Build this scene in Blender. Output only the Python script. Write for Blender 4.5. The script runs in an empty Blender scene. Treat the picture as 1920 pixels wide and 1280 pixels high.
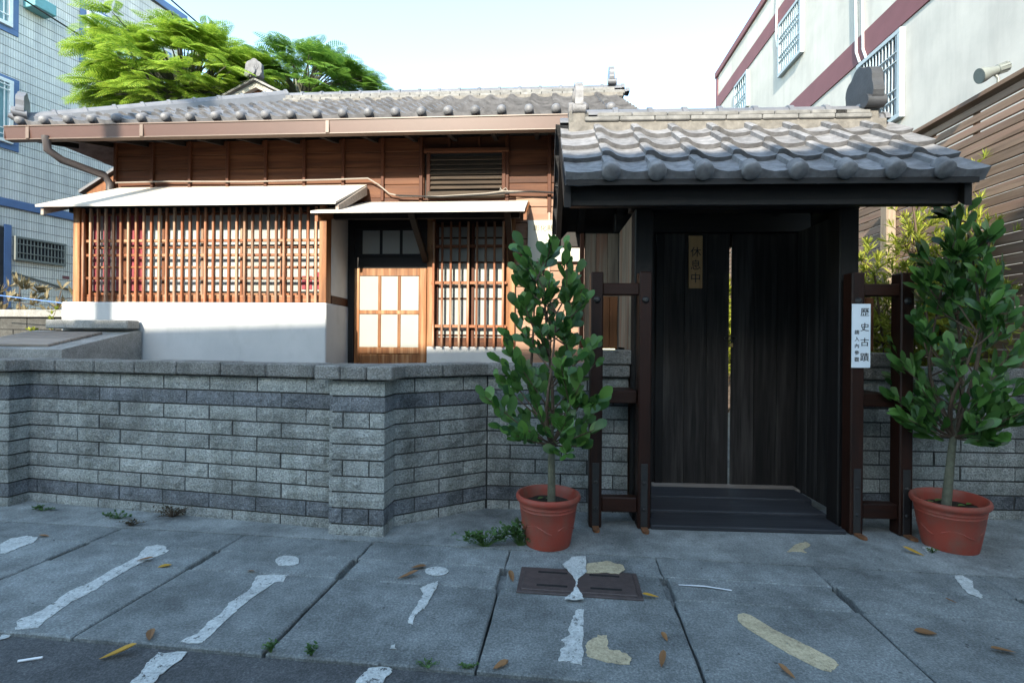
import bpy, bmesh, math, random
from mathutils import Vector, Matrix, Euler
random.seed(7)
R = math.radians
S = bpy.context.scene
COL = S.collection

# ------------------------------------------------------------------ camera, sky, sun, exposure
cam_d = bpy.data.cameras.new('camera'); cam = bpy.data.objects.new('camera', cam_d); COL.objects.link(cam)
cam_d.sensor_width = 36; cam_d.lens = 36*950/1920; cam_d.clip_start = .05; cam_d.clip_end = 2000
cam.matrix_world = Matrix.Translation((0, 0, 1.2)) @ Matrix.Rotation(R(90), 4, 'X') @ Matrix.Rotation(.009, 4, 'Z')
S.camera = cam
SUN_EL, SUN_AZ = 26.7, 16.0            # behind the viewer, a little to the left
W = bpy.data.worlds.new('World'); S.world = W; W.use_nodes = True
wn = W.node_tree.nodes; wl = W.node_tree.links
sky = wn.new('ShaderNodeTexSky'); sky.sky_type = 'NISHITA'; sky.sun_disc = False
sky.sun_elevation = R(SUN_EL); sky.sun_rotation = R(180+SUN_AZ); sky.altitude = 20; sky.air_density = 1.0; sky.dust_density = .6; sky.ozone_density = .5
tint = wn.new('ShaderNodeMix'); tint.data_type = 'RGBA'; tint.blend_type = 'MULTIPLY'; tint.inputs[0].default_value = 1; tint.inputs[7].default_value = (1.0, 1.045, .945, 1); wl.new(sky.outputs[0], tint.inputs[6]); wl.new(tint.outputs[2], wn['Background'].inputs[0]); wn['Background'].inputs[1].default_value = .15
sl = bpy.data.lights.new('sun', 'SUN'); sl.energy = 2.6; sl.angle = R(.53); sl.color = (1, .92, .76)
so = bpy.data.objects.new('sun', sl); COL.objects.link(so)
so.rotation_euler = Vector((math.sin(R(SUN_AZ))*math.cos(R(SUN_EL)), math.cos(R(SUN_AZ))*math.cos(R(SUN_EL)), -math.sin(R(SUN_EL)))).to_track_quat('-Z', 'Y').to_euler()
so.location = (-6, -20, 14)
S.view_settings.view_transform = 'Standard'; S.view_settings.look = 'None'; S.view_settings.gamma = 1; S.view_settings.exposure = 2.25
S.render.resolution_x = 1024; S.render.resolution_y = 682

# ------------------------------------------------------------------ materials
MATS = {}
def nodes(name):
    m = bpy.data.materials.new(name); m.use_nodes = True; nt = m.node_tree; b = nt.nodes['Principled BSDF']
    return m, nt, b
def ramp(nt, fac, stops):
    r = nt.nodes.new('ShaderNodeValToRGB'); e = r.color_ramp.elements
    while len(e) < len(stops): e.new(.5)
    for i, (p, c) in enumerate(stops): e[i].position = p; e[i].color = (*c, 1) if len(c) == 3 else c
    nt.links.new(fac, r.inputs[0]); return r.outputs[0]
def mixc(nt, fac, a, b, mode='MIX'):
    n = nt.nodes.new('ShaderNodeMix'); n.data_type = 'RGBA'; n.blend_type = mode
    for s, v in ((0, fac), (6, a), (7, b)):
        if hasattr(v, 'links'): nt.links.new(v, n.inputs[s])
        else: n.inputs[s].default_value = v if s == 0 else (*v, 1)
    return n.outputs[2]
def coords(nt, scale=(1, 1, 1), world=False, jitter=False):
    if world: src = nt.nodes.new('ShaderNodeNewGeometry').outputs['Position']
    else: src = nt.nodes.new('ShaderNodeTexCoord').outputs['Object']
    mp = nt.nodes.new('ShaderNodeMapping'); mp.inputs['Scale'].default_value = scale
    nt.links.new(src, mp.inputs[0])
    if jitter:
        oi = nt.nodes.new('ShaderNodeObjectInfo'); mu = nt.nodes.new('ShaderNodeVectorMath'); mu.operation = 'SCALE'
        mu.inputs[0].default_value = (37, 53, 71); nt.links.new(oi.outputs['Random'], mu.inputs['Scale']); nt.links.new(mu.outputs[0], mp.inputs['Location'])
    return mp.outputs[0]
def noise(nt, vec, scale, detail=6, rough=.6):
    n = nt.nodes.new('ShaderNodeTexNoise'); n.inputs['Scale'].default_value = scale; n.inputs['Detail'].default_value = detail; n.inputs['Roughness'].default_value = rough
    nt.links.new(vec, n.inputs['Vector']); return n.outputs['Fac']
def bump(nt, b, h, strength, dist=.01):
    n = nt.nodes.new('ShaderNodeBump'); n.inputs['Strength'].default_value = strength; n.inputs['Distance'].default_value = dist
    nt.links.new(h, n.inputs['Height']); nt.links.new(n.outputs[0], b.inputs['Normal'])
def rnd_val(nt, col, lo=.75, hi=1.2):
    oi = nt.nodes.new('ShaderNodeObjectInfo'); mr = nt.nodes.new('ShaderNodeMapRange'); mr.inputs[3].default_value = lo; mr.inputs[4].default_value = hi
    nt.links.new(oi.outputs['Random'], mr.inputs[0]); h = nt.nodes.new('ShaderNodeHueSaturation'); nt.links.new(mr.outputs[0], h.inputs['Value']); nt.links.new(col, h.inputs['Color'])
    return h.outputs[0]
def plain(name, c, rough=.6, var=.25, scale=12, bmp=.15, metal=0, spec=.5, rnd=None, dist=.006):
    m, nt, b = nodes(name); v = coords(nt, jitter=True)
    n = noise(nt, v, scale); c0 = tuple(x*(1-var) for x in c); c1 = tuple(min(1, x*(1+var)) for x in c)
    col = ramp(nt, n, [(.3, c0), (.7, c1)])
    if rnd: col = rnd_val(nt, col, *rnd)
    nt.links.new(col, b.inputs['Base Color']); b.inputs['Roughness'].default_value = rough; b.inputs['Metallic'].default_value = metal
    b.inputs['Specular IOR Level'].default_value = spec
    if bmp: bump(nt, b, noise(nt, v, scale*4), bmp, dist)
    MATS[name] = m; return m
def wood(name, c0, c1, axis='z', rough=.65, rnd=(.7, 1.25), wear=None, bmp=.35):
    m, nt, b = nodes(name); sc = {'x': (1.2, 22, 22), 'y': (22, 1.2, 22), 'z': (22, 22, 1.2)}[axis]
    v = coords(nt, sc, jitter=True); n = noise(nt, v, 1.6, 8, .65)
    col = ramp(nt, n, [(.28, c0), (.5, tuple((a+b_)/2 for a, b_ in zip(c0, c1))), (.72, c1)])
    if wear:
        v2 = coords(nt, tuple(s*.35 for s in sc), jitter=True); n2 = noise(nt, v2, 2.1, 5)
        f = nt.nodes.new('ShaderNodeMapRange'); f.inputs[1].default_value = .47; f.inputs[2].default_value = .68; nt.links.new(n2, f.inputs[0])
        col = mixc(nt, f.outputs[0], col, wear)
    col = rnd_val(nt, col, *rnd)
    nt.links.new(col, b.inputs['Base Color']); b.inputs['Roughness'].default_value = rough; b.inputs['Specular IOR Level'].default_value = .3
    bump(nt, b, n, bmp, .004); MATS[name] = m; return m
def block_mat(name, c0, c1, grime=.5):
    m, nt, b = nodes(name); v = coords(nt, jitter=True); w = coords(nt, world=True)
    n1 = noise(nt, v, 95, 4, .7); n2 = noise(nt, v, 28, 5, .6)
    col = ramp(nt, n1, [(.3, tuple(x*.5 for x in c0)), (.5, c0), (.68, c1)])
    col = rnd_val(nt, col, .82, 1.12)
    st_ = noise(nt, coords(nt, (7, 7, .7), world=True), 1.6, 6, .6); col = mixc(nt, 1., col, ramp(nt, st_, [(.42, (1, 1, 1)), (.70, (.68, .69, .67))]), 'MULTIPLY')
    g = noise(nt, w, 3.2, 6, .62); gr = ramp(nt, g, [(.46, (1, 1, 1)), (.66, (1-grime,)*3)])
    col = mixc(nt, 1., col, gr, 'MULTIPLY')
    nt.links.new(col, b.inputs['Base Color']); b.inputs['Roughness'].default_value = .92; b.inputs['Specular IOR Level'].default_value = .2
    ad = nt.nodes.new('ShaderNodeMath'); ad.operation = 'ADD'; nt.links.new(n1, ad.inputs[0]); nt.links.new(n2, ad.inputs[1])
    bump(nt, b, ad.outputs[0], 1.0, .022); MATS[name] = m; return m
def ground_mat(name, c0, c1, sc=40, stain=.35, speck=True, rnd=None, rough=.9):
    m, nt, b = nodes(name); w = coords(nt, world=True)
    n1 = noise(nt, w, sc*3, 4, .75); n2 = noise(nt, w, 2.4, 7, .65); n3 = noise(nt, w, 11, 6, .6)
    col = ramp(nt, n1, [(.32, tuple(x*.6 for x in c0)), (.5, c0), (.7, c1)])
    col = mixc(nt, 1., col, ramp(nt, n2, [(.35, (1-stain,)*3), (.6, (1.0,)*3), (.75, (1+stain*.5,)*3)]), 'MULTIPLY')
    col = mixc(nt, 1., col, ramp(nt, n3, [(.4, (.86,)*3), (.6, (1.06,)*3)]), 'MULTIPLY')
    if speck:
        vo = nt.nodes.new('ShaderNodeTexVoronoi'); vo.inputs['Scale'].default_value = 9; nt.links.new(w, vo.inputs['Vector'])
        s = ramp(nt, vo.outputs['Distance'], [(.045, (.25, .25, .26)), (.075, (1, 1, 1))]); col = mixc(nt, .7, col, s, 'MULTIPLY')
    if rnd: col = rnd_val(nt, col, *rnd)
    nt.links.new(col, b.inputs['Base Color']); b.inputs['Roughness'].default_value = rough; b.inputs['Specular IOR Level'].default_value = .25
    bump(nt, b, n1, .6, .006); MATS[name] = m; return m
def leafy(name, c0, c1, trans=.35, rough=.4, spec=.5, island=False):
    m, nt, b = nodes(name); oi = nt.nodes.new('ShaderNodeObjectInfo') if not island else nt.nodes.new('ShaderNodeNewGeometry'); v = coords(nt); n = noise(nt, v, 3.5, 3)
    ad = nt.nodes.new('ShaderNodeMath'); ad.operation = 'ADD'; nt.links.new(oi.outputs['Random Per Island' if island else 'Random'], ad.inputs[0]); nt.links.new(n, ad.inputs[1])
    fr = nt.nodes.new('ShaderNodeMath'); fr.operation = 'FRACT'; nt.links.new(ad.outputs[0], fr.inputs[0])
    col = ramp(nt, fr.outputs[0], [(0, c0), (1, c1)])
    nt.links.new(col, b.inputs['Base Color']); b.inputs['Roughness'].default_value = rough; b.inputs['Specular IOR Level'].default_value = spec
    if trans:
        t = nt.nodes.new('ShaderNodeBsdfTranslucent'); nt.links.new(col, t.inputs[0]); mx = nt.nodes.new('ShaderNodeMixShader'); mx.inputs[0].default_value = trans
        nt.links.new(b.outputs[0], mx.inputs[1]); nt.links.new(t.outputs[0], mx.inputs[2]); nt.links.new(mx.outputs[0], nt.nodes['Material Output'].inputs[0])
    MATS[name] = m; return m
wood('wood_dark_z', (.006, .005, .005), (.015, .012, .011), 'z', .6, (.8, 1.2))
wood('wood_dark_x', (.006, .005, .005), (.015, .012, .011), 'x', .55, (.8, 1.2))
wood('wood_door', (.009, .008, .0075), (.031, .026, .024), 'z', .8, (.75, 1.25), wear=(.056, .049, .045))
wood('wood_frame_z', (.009, .0035, .002), (.033, .009, .0045), 'z', .5, (.8, 1.2))
wood('wood_frame_x', (.011, .004, .002), (.032, .009, .004), 'x', .5, (.8, 1.2))
wood('wood_red_x', (.03, .009, .003), (.08, .025, .008), 'x', .65, (.75, 1.2), wear=(.10, .037, .014))
wood('wood_red_z', (.035, .010, .004), (.09, .027, .009), 'z', .65, (.8, 1.2))
wood('wood_lattice', (.11, .033, .013), (.27, .10, .042), 'z', .6, (.6, 1.25), wear=(.40, .29, .20))
wood('wood_lattice_x', (.11, .033, .013), (.27, .10, .042), 'x', .6, (.7, 1.25), wear=(.32, .19, .11))
wood('wood_door_orange', (.10, .034, .010), (.26, .105, .035), 'z', .55, (.85, 1.15), wear=(.34, .19, .095))
wood('wood_pale_x', (.21, .11, .07), (.34, .21, .145), 'x', .7, (.88, 1.1))
wood('wood_pale_z', (.25, .16, .13), (.36, .25, .21), 'z', .7, (.9, 1.1))
wood('wood_orange_z', (.11, .038, .013), (.22, .085, .03), 'z', .6, (.85, 1.15))
wood('wood_weathered_z', (.10, .075, .055), (.27, .21, .15), 'z', .85, (.8, 1.15), wear=(.22, .10, .06))
wood('wood_grey_x', (.16, .13, .11), (.34, .29, .25), 'x', .85, (.8, 1.15))
wood('wood_vent_x', (.02, .015, .012), (.07, .05, .035), 'x', .8, (.8, 1.2))
wood('fence_wood', (.13, .085, .06), (.30, .21, .155), 'y', .85, (.7, 1.2), wear=(.25, .15, .115))
wood('fence_post', (.2, .15, .11), (.36, .29, .22), 'z', .85, (.9, 1.1))
wood('wood_plank_dark', (.02, .021, .025), (.05, .051, .057), 'x', .55, (.85, 1.2))
wood('plaque_wood', (.34, .19, .08), (.5, .31, .14), 'z', .55, (.95, 1.05))
block_mat('block_grey', (.48, .49, .465), (.72, .73, .70), .38)
block_mat('block_blue', (.25, .262, .28), (.40, .415, .44))
block_mat('cap_block', (.34, .325, .30), (.50, .485, .46), .35)
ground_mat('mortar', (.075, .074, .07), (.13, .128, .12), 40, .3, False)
ground_mat('asphalt', (.09, .093, .097), (.18, .183, .186), 45, .3, False)
ground_mat('slab', (.21, .226, .226), (.365, .385, .38), 34, .45, True, (.88, 1.1))
ground_mat('cement', (.27, .287, .284), (.41, .43, .42), 30, .5, True)
ground_mat('yard', (.2, .19, .17), (.32, .30, .27), 20, .3, False)
ground_mat('concrete', (.30, .295, .28), (.42, .41, .39), 30, .3, False)
ground_mat('paint_white', (.52, .54, .53), (.70, .71, .70), 30, .22, False, None, .7)
ground_mat('paint_tan', (.50, .42, .28), (.62, .53, .37), 30, .2, False, None, .7)
ground_mat('soil', (.03, .028, .022), (.09, .08, .065), 30, .3, False)
plain('plaster', (.78, .79, .80), .85, .06, 5, .25, rnd=None)
plain('plaster_grey', (.52, .50, .47), .88, .1, 4, .2)
plain('roof_tile', (.135, .134, .143), .55, .35, 13, .3, spec=.4, rnd=(.82, 1.15))
plain('ridge_tile', (.125, .127, .14), .33, .15, 9, .1, spec=.6, rnd=(.85, 1.15))
plain('gate_tile', (.165, .163, .17), .68, .38, 16, .45, spec=.3, rnd=(.85, 1.15))
plain('noshi_tile', (.15, .147, .143), .8, .35, 14, .2, rnd=(.85, 1.1))
plain('roof_mortar', (.14, .13, .118), .95, .3, 20, .7)
plain('ornament_tile', (.14, .14, .15), .85, .25, 14, .3, spec=.15); plain('tile_shaded', (.035, .036, .04), .5, .3, 12, .2); plain('deck_dark', (.02, .015, .012), .8)
plain('gutter', (.062, .024, .016), .45, .08, 3, .03)
plain('gutter_lip', (.12, .08, .06), .45, .08, 3, .03)
plain('pipe_dark', (.06, .05, .05), .45, .1)
plain('awning_sheet', (.46, .42, .37), .7, .07, 6, .15)
plain('pane', (.27, .28, .26), .35, .05, 3, 0)
plain('pane_cool', (.32, .35, .345), .35, .05, 3, 0)
plain('pane_dim', (.26, .25, .22), .35, .05, 3, 0)
plain('curtain_red', (.24, .045, .06), .9, .2, 6, .1)
plain('curtain_white', (.3, .27, .26), .9, .1, 6, .1)
plain('cable', (.26, .23, .2), .6, .1); plain('cable_black', (.012, .012, .013), .6, .1)
plain('iron', (.02, .019, .019), .5, .2, 20, .2); plain('rust', (.16, .065, .025), .85, .45, 40, .4)
plain('brass', (.36, .25, .09), .35, .1, metal=.8); plain('manhole_iron', (.062, .045, .042), .6, .3, 26, .35, dist=.004)
plain('slot_dark', (.006, .006, .006), .9)
plain('terracotta', (.36, .075, .045), .48, .14, 5, .08, spec=.4)
plain('bark', (.11, .11, .075), .85, .3, 40, .5)
plain('twig', (.085, .055, .035), .8, .25, 40, .2)
plain('sign_white', (.74, .80, .85), .45, .02, 3, 0); plain('ink', (.012, .012, .014), .6, .1); plain('ink_faded', (.12, .11, .06), .7, .25, 30, 0)
plain('sign_cream', (.40, .385, .33), .7, .04, 4, .05)
plain('wall_cream', (.50, .49, .475), .85, .08, 1.2, .1); plain('maroon', (.15, .055, .065), .75, .12, 2.5, .1)
plain('bar_blue', (.32, .37, .40), .5, .06); plain('bar_white', (.70, .72, .73), .5, .06); plain('window_dark', (.035, .04, .05), .15, .2)
plain('window_tint', (.23, .38, .42), .2, .15, 2, 0)
plain('blue_trim', (.085, .15, .31), .5, .15, 3, .05)
plain('cyan_sheet', (.12, .30, .34), .5, .1)
plain('yellow_sheet', (.62, .45, .10), .6, .1)
plain('lamp_grey', (.16, .175, .165), .5, .15, 9, .05); plain('glass_dark', (.02, .02, .02), .1)
plain('wire', (.015, .015, .016), .6, .1)
plain('white_tiles', (.74, .73, .70), .5, .05, 3, .05); plain('paper', (.75, .76, .78), .7, .04, 9, 0)
plain('rope_blue', (.10, .22, .55), .6, .1)
plain('pole_concrete', (.35, .34, .32), .9, .1)
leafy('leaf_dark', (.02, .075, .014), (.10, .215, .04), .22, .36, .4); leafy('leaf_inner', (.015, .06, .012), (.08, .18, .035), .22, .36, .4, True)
leafy('leaf_new', (.07, .17, .035), (.10, .22, .05), .3, .35)
leafy('feather', (.13, .27, .03), (.44, .56, .08), .5, .6, .2, True)
leafy('feather_deep', (.06, .17, .03), (.26, .42, .07), .45, .6, .2, True)
leafy('needle', (.17, .23, .03), (.48, .48, .08), .45, .6, .2, True)
leafy('weed_green', (.05, .12, .03), (.11, .19, .05), .3, .6)
leafy('weed_dry', (.05, .042, .028), (.11, .09, .055), .2, .9, .1)
leafy('croton', (.12, .13, .05), (.26, .20, .12), .3, .6)
leafy('fallen_tan', (.16, .08, .035), (.28, .14, .055), .2, .6); leafy('fallen_yellow', (.40, .23, .02), (.5, .28, .03), .2, .6)
# tile cladding of the neighbouring block: fine upright ribs
def cladding():
    m, nt, b = nodes('cladding'); v = coords(nt)
    wv = nt.nodes.new('ShaderNodeTexWave'); wv.wave_type = 'BANDS'; wv.bands_direction = 'Y'; wv.inputs['Scale'].default_value = 8.5; wv.inputs['Distortion'].default_value = 0; nt.links.new(v, wv.inputs[0])
    n = noise(nt, coords(nt, (3, 3, .5)), 2.2, 6); col = ramp(nt, wv.outputs['Fac'], [(.1, (.46, .45, .435)), (.5, (.62, .61, .59))])
    col = mixc(nt, 1., col, ramp(nt, n, [(.35, (.78, .78, .8)), (.65, (1.06, 1.05, 1.04))]), 'MULTIPLY'); col = rnd_val(nt, col, .95, 1.04)
    nt.links.new(col, b.inputs['Base Color']); b.inputs['Roughness'].default_value = .4; bump(nt, b, wv.outputs['Fac'], .4, .01); MATS['cladding'] = m
cladding()
def worn_paint(name, c, thr):
    m = MATS[name]; nt = m.node_tree; b = nt.nodes['Principled BSDF']; w = coords(nt, world=True)
    a = nt.nodes.new('ShaderNodeMath'); a.operation = 'ADD'; nt.links.new(noise(nt, w, 26, 5, .7), a.inputs[0]); m2 = nt.nodes.new('ShaderNodeMath'); m2.operation = 'MULTIPLY'; m2.inputs[1].default_value = .5; nt.links.new(noise(nt, w, 120, 3, .7), m2.inputs[0]); nt.links.new(m2.outputs[0], a.inputs[1])
    r = nt.nodes.new('ShaderNodeMapRange'); r.inputs[1].default_value = thr; r.inputs[2].default_value = thr+.05; nt.links.new(a.outputs[0], r.inputs[0])
    t = nt.nodes.new('ShaderNodeBsdfTransparent'); mx = nt.nodes.new('ShaderNodeMixShader'); nt.links.new(r.outputs[0], mx.inputs[0]); nt.links.new(b.outputs[0], mx.inputs[1]); nt.links.new(t.outputs[0], mx.inputs[2]); nt.links.new(mx.outputs[0], nt.nodes['Material Output'].inputs[0])
worn_paint('paint_white', None, .85); worn_paint('paint_tan', None, .90)
def stained(name, c, dirt, sc=(5, 5, .6), thr=(.45, .72), rough=.85):
    m, nt, b = nodes(name); w = coords(nt, sc, world=True); n = noise(nt, w, 1.1, 8, .65); f = noise(nt, coords(nt, world=True), 1.3, 6, .6); d = noise(nt, coords(nt, world=True), 40, 3)
    col = mixc(nt, 1., ramp(nt, n, [(thr[0], c), (thr[1], dirt)]), ramp(nt, f, [(.35, (.86, .86, .86)), (.65, (1.05, 1.04, 1.03))]), 'MULTIPLY')
    nt.links.new(col, b.inputs['Base Color']); b.inputs['Roughness'].default_value = rough; bump(nt, b, d, .25, .004); MATS[name] = m
stained('wall_cream', (.50, .485, .455), (.43, .415, .39)); stained('plaster', (.47, .475, .48), (.36, .365, .37), (3, 3, 1.5), (.5, .8)); stained('terracotta', (.30, .05, .03), (.20, .085, .06), (7, 7, 5), (.42, .70), .55)

# ------------------------------------------------------------------ mesh helpers
class MB:
    def __init__(s): s.v = []; s.f = []
    def add(s, vs, fs):
        o = len(s.v); s.v += [tuple(v) for v in vs]; s.f += [tuple(i+o for i in f) for f in fs]; return s
    def box(s, x0, x1, y0, y1, z0, z1, c=0.):
        if c <= 0:
            return s.add([(x, y, z) for z in (z0, z1) for y in (y0, y1) for x in (x0, x1)], [(0, 2, 3, 1), (4, 5, 7, 6), (0, 1, 5, 4), (2, 6, 7, 3), (0, 4, 6, 2), (1, 3, 7, 5)])
        c = min(c, abs(x1-x0)*.45, abs(y1-y0)*.45, abs(z1-z0)*.45)
        cx, cy, cz = (x0+x1)/2, (y0+y1)/2, (z0+z1)/2; hx, hy, hz = abs(x1-x0)/2, abs(y1-y0)/2, abs(z1-z0)/2
        bm = bmesh.new(); vv = {}
        for sx in (-1, 1):
            for sy in (-1, 1):
                for sz in (-1, 1):
                    vv[sx, sy, sz] = [len(s.v)+i for i in range(3)]
                    s.v += [(cx+sx*hx, cy+sy*(hy-c), cz+sz*(hz-c)), (cx+sx*(hx-c), cy+sy*hy, cz+sz*(hz-c)), (cx+sx*(hx-c), cy+sy*(hy-c), cz+sz*hz)]
        bm.free()
        def q(l, flip): s.f.append(tuple(l[::-1]) if flip else tuple(l))
        for a in (-1, 1):
            q([vv[a, -1, -1][0], vv[a, 1, -1][0], vv[a, 1, 1][0], vv[a, -1, 1][0]], a < 0)
            q([vv[-1, a, -1][1], vv[1, a, -1][1], vv[1, a, 1][1], vv[-1, a, 1][1]], a > 0)
            q([vv[-1, -1, a][2], vv[1, -1, a][2], vv[1, 1, a][2], vv[-1, 1, a][2]], a < 0)
            for b in (-1, 1):
                q([vv[a, b, -1][0], vv[a, b, 1][0], vv[a, b, 1][1], vv[a, b, -1][1]], a*b > 0)
                q([vv[a, -1, b][0], vv[a, 1, b][0], vv[a, 1, b][2], vv[a, -1, b][2]], a*b < 0)
                q([vv[-1, a, b][1], vv[1, a, b][1], vv[1, a, b][2], vv[-1, a, b][2]], a*b > 0)
                for d in (-1, 1): q([vv[a, b, d][0], vv[a, b, d][1], vv[a, b, d][2]], a*b*d < 0)
        return s
    def tube(s, pts, r, n=8, cap=True):
        pts = [Vector(p) for p in pts]; m = len(pts); rr = r if isinstance(r, (list, tuple)) else [r]*m; o = len(s.v); up = None
        for i, p in enumerate(pts):
            t = (pts[min(i+1, m-1)]-pts[max(i-1, 0)]).normalized()
            a = t.cross(Vector((0, 0, 1)) if abs(t.z) < .95 else Vector((1, 0, 0))) if up is None else up-t*up.dot(t)
            a.normalize(); up = a; b = t.cross(a)
            for k in range(n):
                w = 2*math.pi*k/n; s.v.append(tuple(p+a*math.cos(w)*rr[i]+b*math.sin(w)*rr[i]))
        for i in range(m-1):
            for k in range(n): s.f.append((o+i*n+k, o+i*n+(k+1) % n, o+(i+1)*n+(k+1) % n, o+(i+1)*n+k))
        if cap: s.f.append(tuple(o+k for k in range(n))[::-1]); s.f.append(tuple(o+(m-1)*n+k for k in range(n)))
        return s
    def lathe(s, prof, n=32, c=(0, 0, 0)):
        o = len(s.v); m = len(prof)
        for r, z in prof:
            for k in range(n): s.v.append((c[0]+r*math.cos(2*math.pi*k/n), c[1]+r*math.sin(2*math.pi*k/n), c[2]+z))
        for i in range(m-1):
            for k in range(n): s.f.append((o+i*n+k, o+i*n+(k+1) % n, o+(i+1)*n+(k+1) % n, o+(i+1)*n+k))
        s.f.append(tuple(o+k for k in range(n))[::-1]); s.f.append(tuple(o+(m-1)*n+k for k in range(n))); return s
    def prism(s, poly, d0, d1, axis='y'):   # poly in the plane across axis, extruded from d0 to d1
        n = len(poly); f = {'y': lambda a, b, d: (a, d, b), 'x': lambda a, b, d: (d, a, b), 'z': lambda a, b, d: (a, b, d)}[axis]
        o = len(s.v); s.v += [f(a, b, d0) for a, b in poly]+[f(a, b, d1) for a, b in poly]
        s.f += [tuple(o+i for i in range(n)), tuple(o+n+i for i in range(n))[::-1]]+[(o+i, o+n+i, o+n+(i+1) % n, o+(i+1) % n) for i in range(n)]; return s
    def mesh(s, name, mat, smooth=False):
        me = bpy.data.meshes.new(name); me.from_pydata(s.v, [], s.f); me.materials.append(MATS[mat])
        bm = bmesh.new(); bm.from_mesh(me); bmesh.ops.recalc_face_normals(bm, faces=bm.faces); bm.to_mesh(me); bm.free()
        if smooth:
            me.polygons.foreach_set('use_smooth', [True]*len(me.polygons))
            try: me.set_sharp_from_angle(angle=R(40))
            except Exception: pass
        me.update(); return me
    def build(s, name, mat, parent=None, smooth=False, loc=(0, 0, 0), rot=(0, 0, 0)): return ob(name, s.mesh(name, mat, smooth), parent, loc, rot)
def ob(name, me, parent=None, loc=(0, 0, 0), rot=(0, 0, 0)):
    o = bpy.data.objects.new(name, me); COL.objects.link(o); o.parent = parent; o.location = loc; o.rotation_euler = rot; return o
def tag(o, label, cat, group=None):
    o['label'] = label; o['category'] = cat
    if group: o['group'] = group
    return o
def thing(name, label, cat, loc=(0, 0, 0), rz=0, group=None): return tag(ob(name, None, None, loc, (0, 0, R(rz))), label, cat, group)
def struct(o): o['kind'] = 'structure'; return o
def bx(name, mat, par, x0, x1, y0, y1, z0, z1, c=.004): return MB().box(x0, x1, y0, y1, z0, z1, c).build(name, mat, par)
def text_part(body, size, mat, parent, loc, rot, name='lettering'):
    cu = bpy.data.curves.new('t', 'FONT'); cu.body = body; cu.size = size; cu.align_x = 'CENTER'; cu.align_y = 'CENTER'; cu.extrude = .0008
    t = bpy.data.objects.new('t', cu); COL.objects.link(t); dg = bpy.context.evaluated_depsgraph_get()
    me = bpy.data.meshes.new_from_object(t.evaluated_get(dg)); bpy.data.objects.remove(t); me.materials.clear(); me.materials.append(MATS[mat])
    return ob(name, me, parent, loc, rot)

# ------------------------------------------------------------------ ground, road, pavement
struct(MB().box(-60, 60, -40, 90, -.5, -.07).build('ground', 'yard'))
PV = 6.5
road = struct(MB().box(-40, 40, -9.2, -1.09, -.3, -.018).build('road', 'asphalt', None, False, (0, 2.93, 0), (0, 0, R(-PV))))
pav = struct(MB().box(-12, 12, -1.10, 0, -.3, -.045).box(-12, 12, .0, 1.0, -.3, 0).build('pavement', 'cement', None, False, (0, 2.93, 0), (0, 0, R(-PV))))
far_pav = struct(MB().box(-30, 30, -11.5, -9.2, -.3, .1, .02).build('pavement', 'cement', None, False, (0, 2.93, 0), (0, 0, R(-PV))))
def slab(x0, x1, y0, y1):
    o = len([c for c in pav.children]); z = random.uniform(-.0012, .0012)
    g = MB(); nx, ny = 5, 4
    jit = lambda a: a+random.uniform(-.0035, .0035)
    P = [[(jit(x0+(x1-x0)*i/nx), jit(y0+(y1-y0)*j/ny)) for i in range(nx+1)] for j in range(ny+1)]
    ring = [P[0][i] for i in range(nx+1)]+[P[j][nx] for j in range(1, ny+1)]+[P[ny][i] for i in range(nx-1, -1, -1)]+[P[j][0] for j in range(ny-1, 0, -1)]
    cx, cy = (x0+x1)/2, (y0+y1)/2; n = len(ring)
    ins = [(x+(.006 if x < cx else -.006), y+(.006 if y < cy else -.006)) for x, y in ring]
    g.add([(x, y, z-.06) for x, y in ring]+[(x, y, z-.006) for x, y in ring]+[(x, y, z) for x, y in ins],
          [(i, (i+1) % n, n+(i+1) % n, n+i) for i in range(n)]+[(n+i, n+(i+1) % n, 2*n+(i+1) % n, 2*n+i) for i in range(n)]+[tuple(range(2*n, 3*n))])
    return g.build('paving_slab', 'slab', pav, False, (0, 0, 0), (random.uniform(-.0005, .0005), 0, 0))
for k in range(-7, 8):
    a, b = .82*k, .82*(k+1)
    slab(a+.003, b-.003, -.235, -.006); slab(a+.021, b-.021, -.47, -.239); slab(a+.006, b-.006, -1.09, -.474)

# ------------------------------------------------------------------ boundary walls of split-face blocks
BM = {}
def block_mesh(L, D, h, mat):
    key = (round(L, 2), round(D, 2), round(h, 3), mat); lst = BM.setdefault(key, [])
    if len(lst) < 4:
        g = MB(); nx, nz = max(2, round(L/.06)), 2; c = .006
        fr = []
        for j in range(nz+1):
            for i in range(nx+1):
                e = (i in (0, nx))+(j in (0, nz)); y = (c*.9 if e else random.uniform(-.006, .006))
                fr.append((L*i/nx+(random.uniform(-.004, .004) if 0 < i < nx else 0), y, h*j/nz))
        w = nx+1; fs = [(j*w+i, j*w+i+1, (j+1)*w+i+1, (j+1)*w+i) for j in range(nz) for i in range(nx)]
        o = len(fr); bk = [(0, D, 0), (L, D, 0), (L, D, h), (0, D, h)]
        bot = [i for i in range(w)]; top = [nz*w+i for i in range(w)]; lef = [j*w for j in range(nz+1)]; rig = [j*w+nx for j in range(nz+1)]
        fs += [tuple(bot[::-1])+(o, o+1), tuple(top)+(o+2, o+3), tuple(lef)+(o+3, o), tuple(rig[::-1])+(o+1, o+2)]
        g.add(fr+bk, fs); lst.append(g.mesh('brick', mat)); return lst[-1]
    return random.choice(lst)
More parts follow.
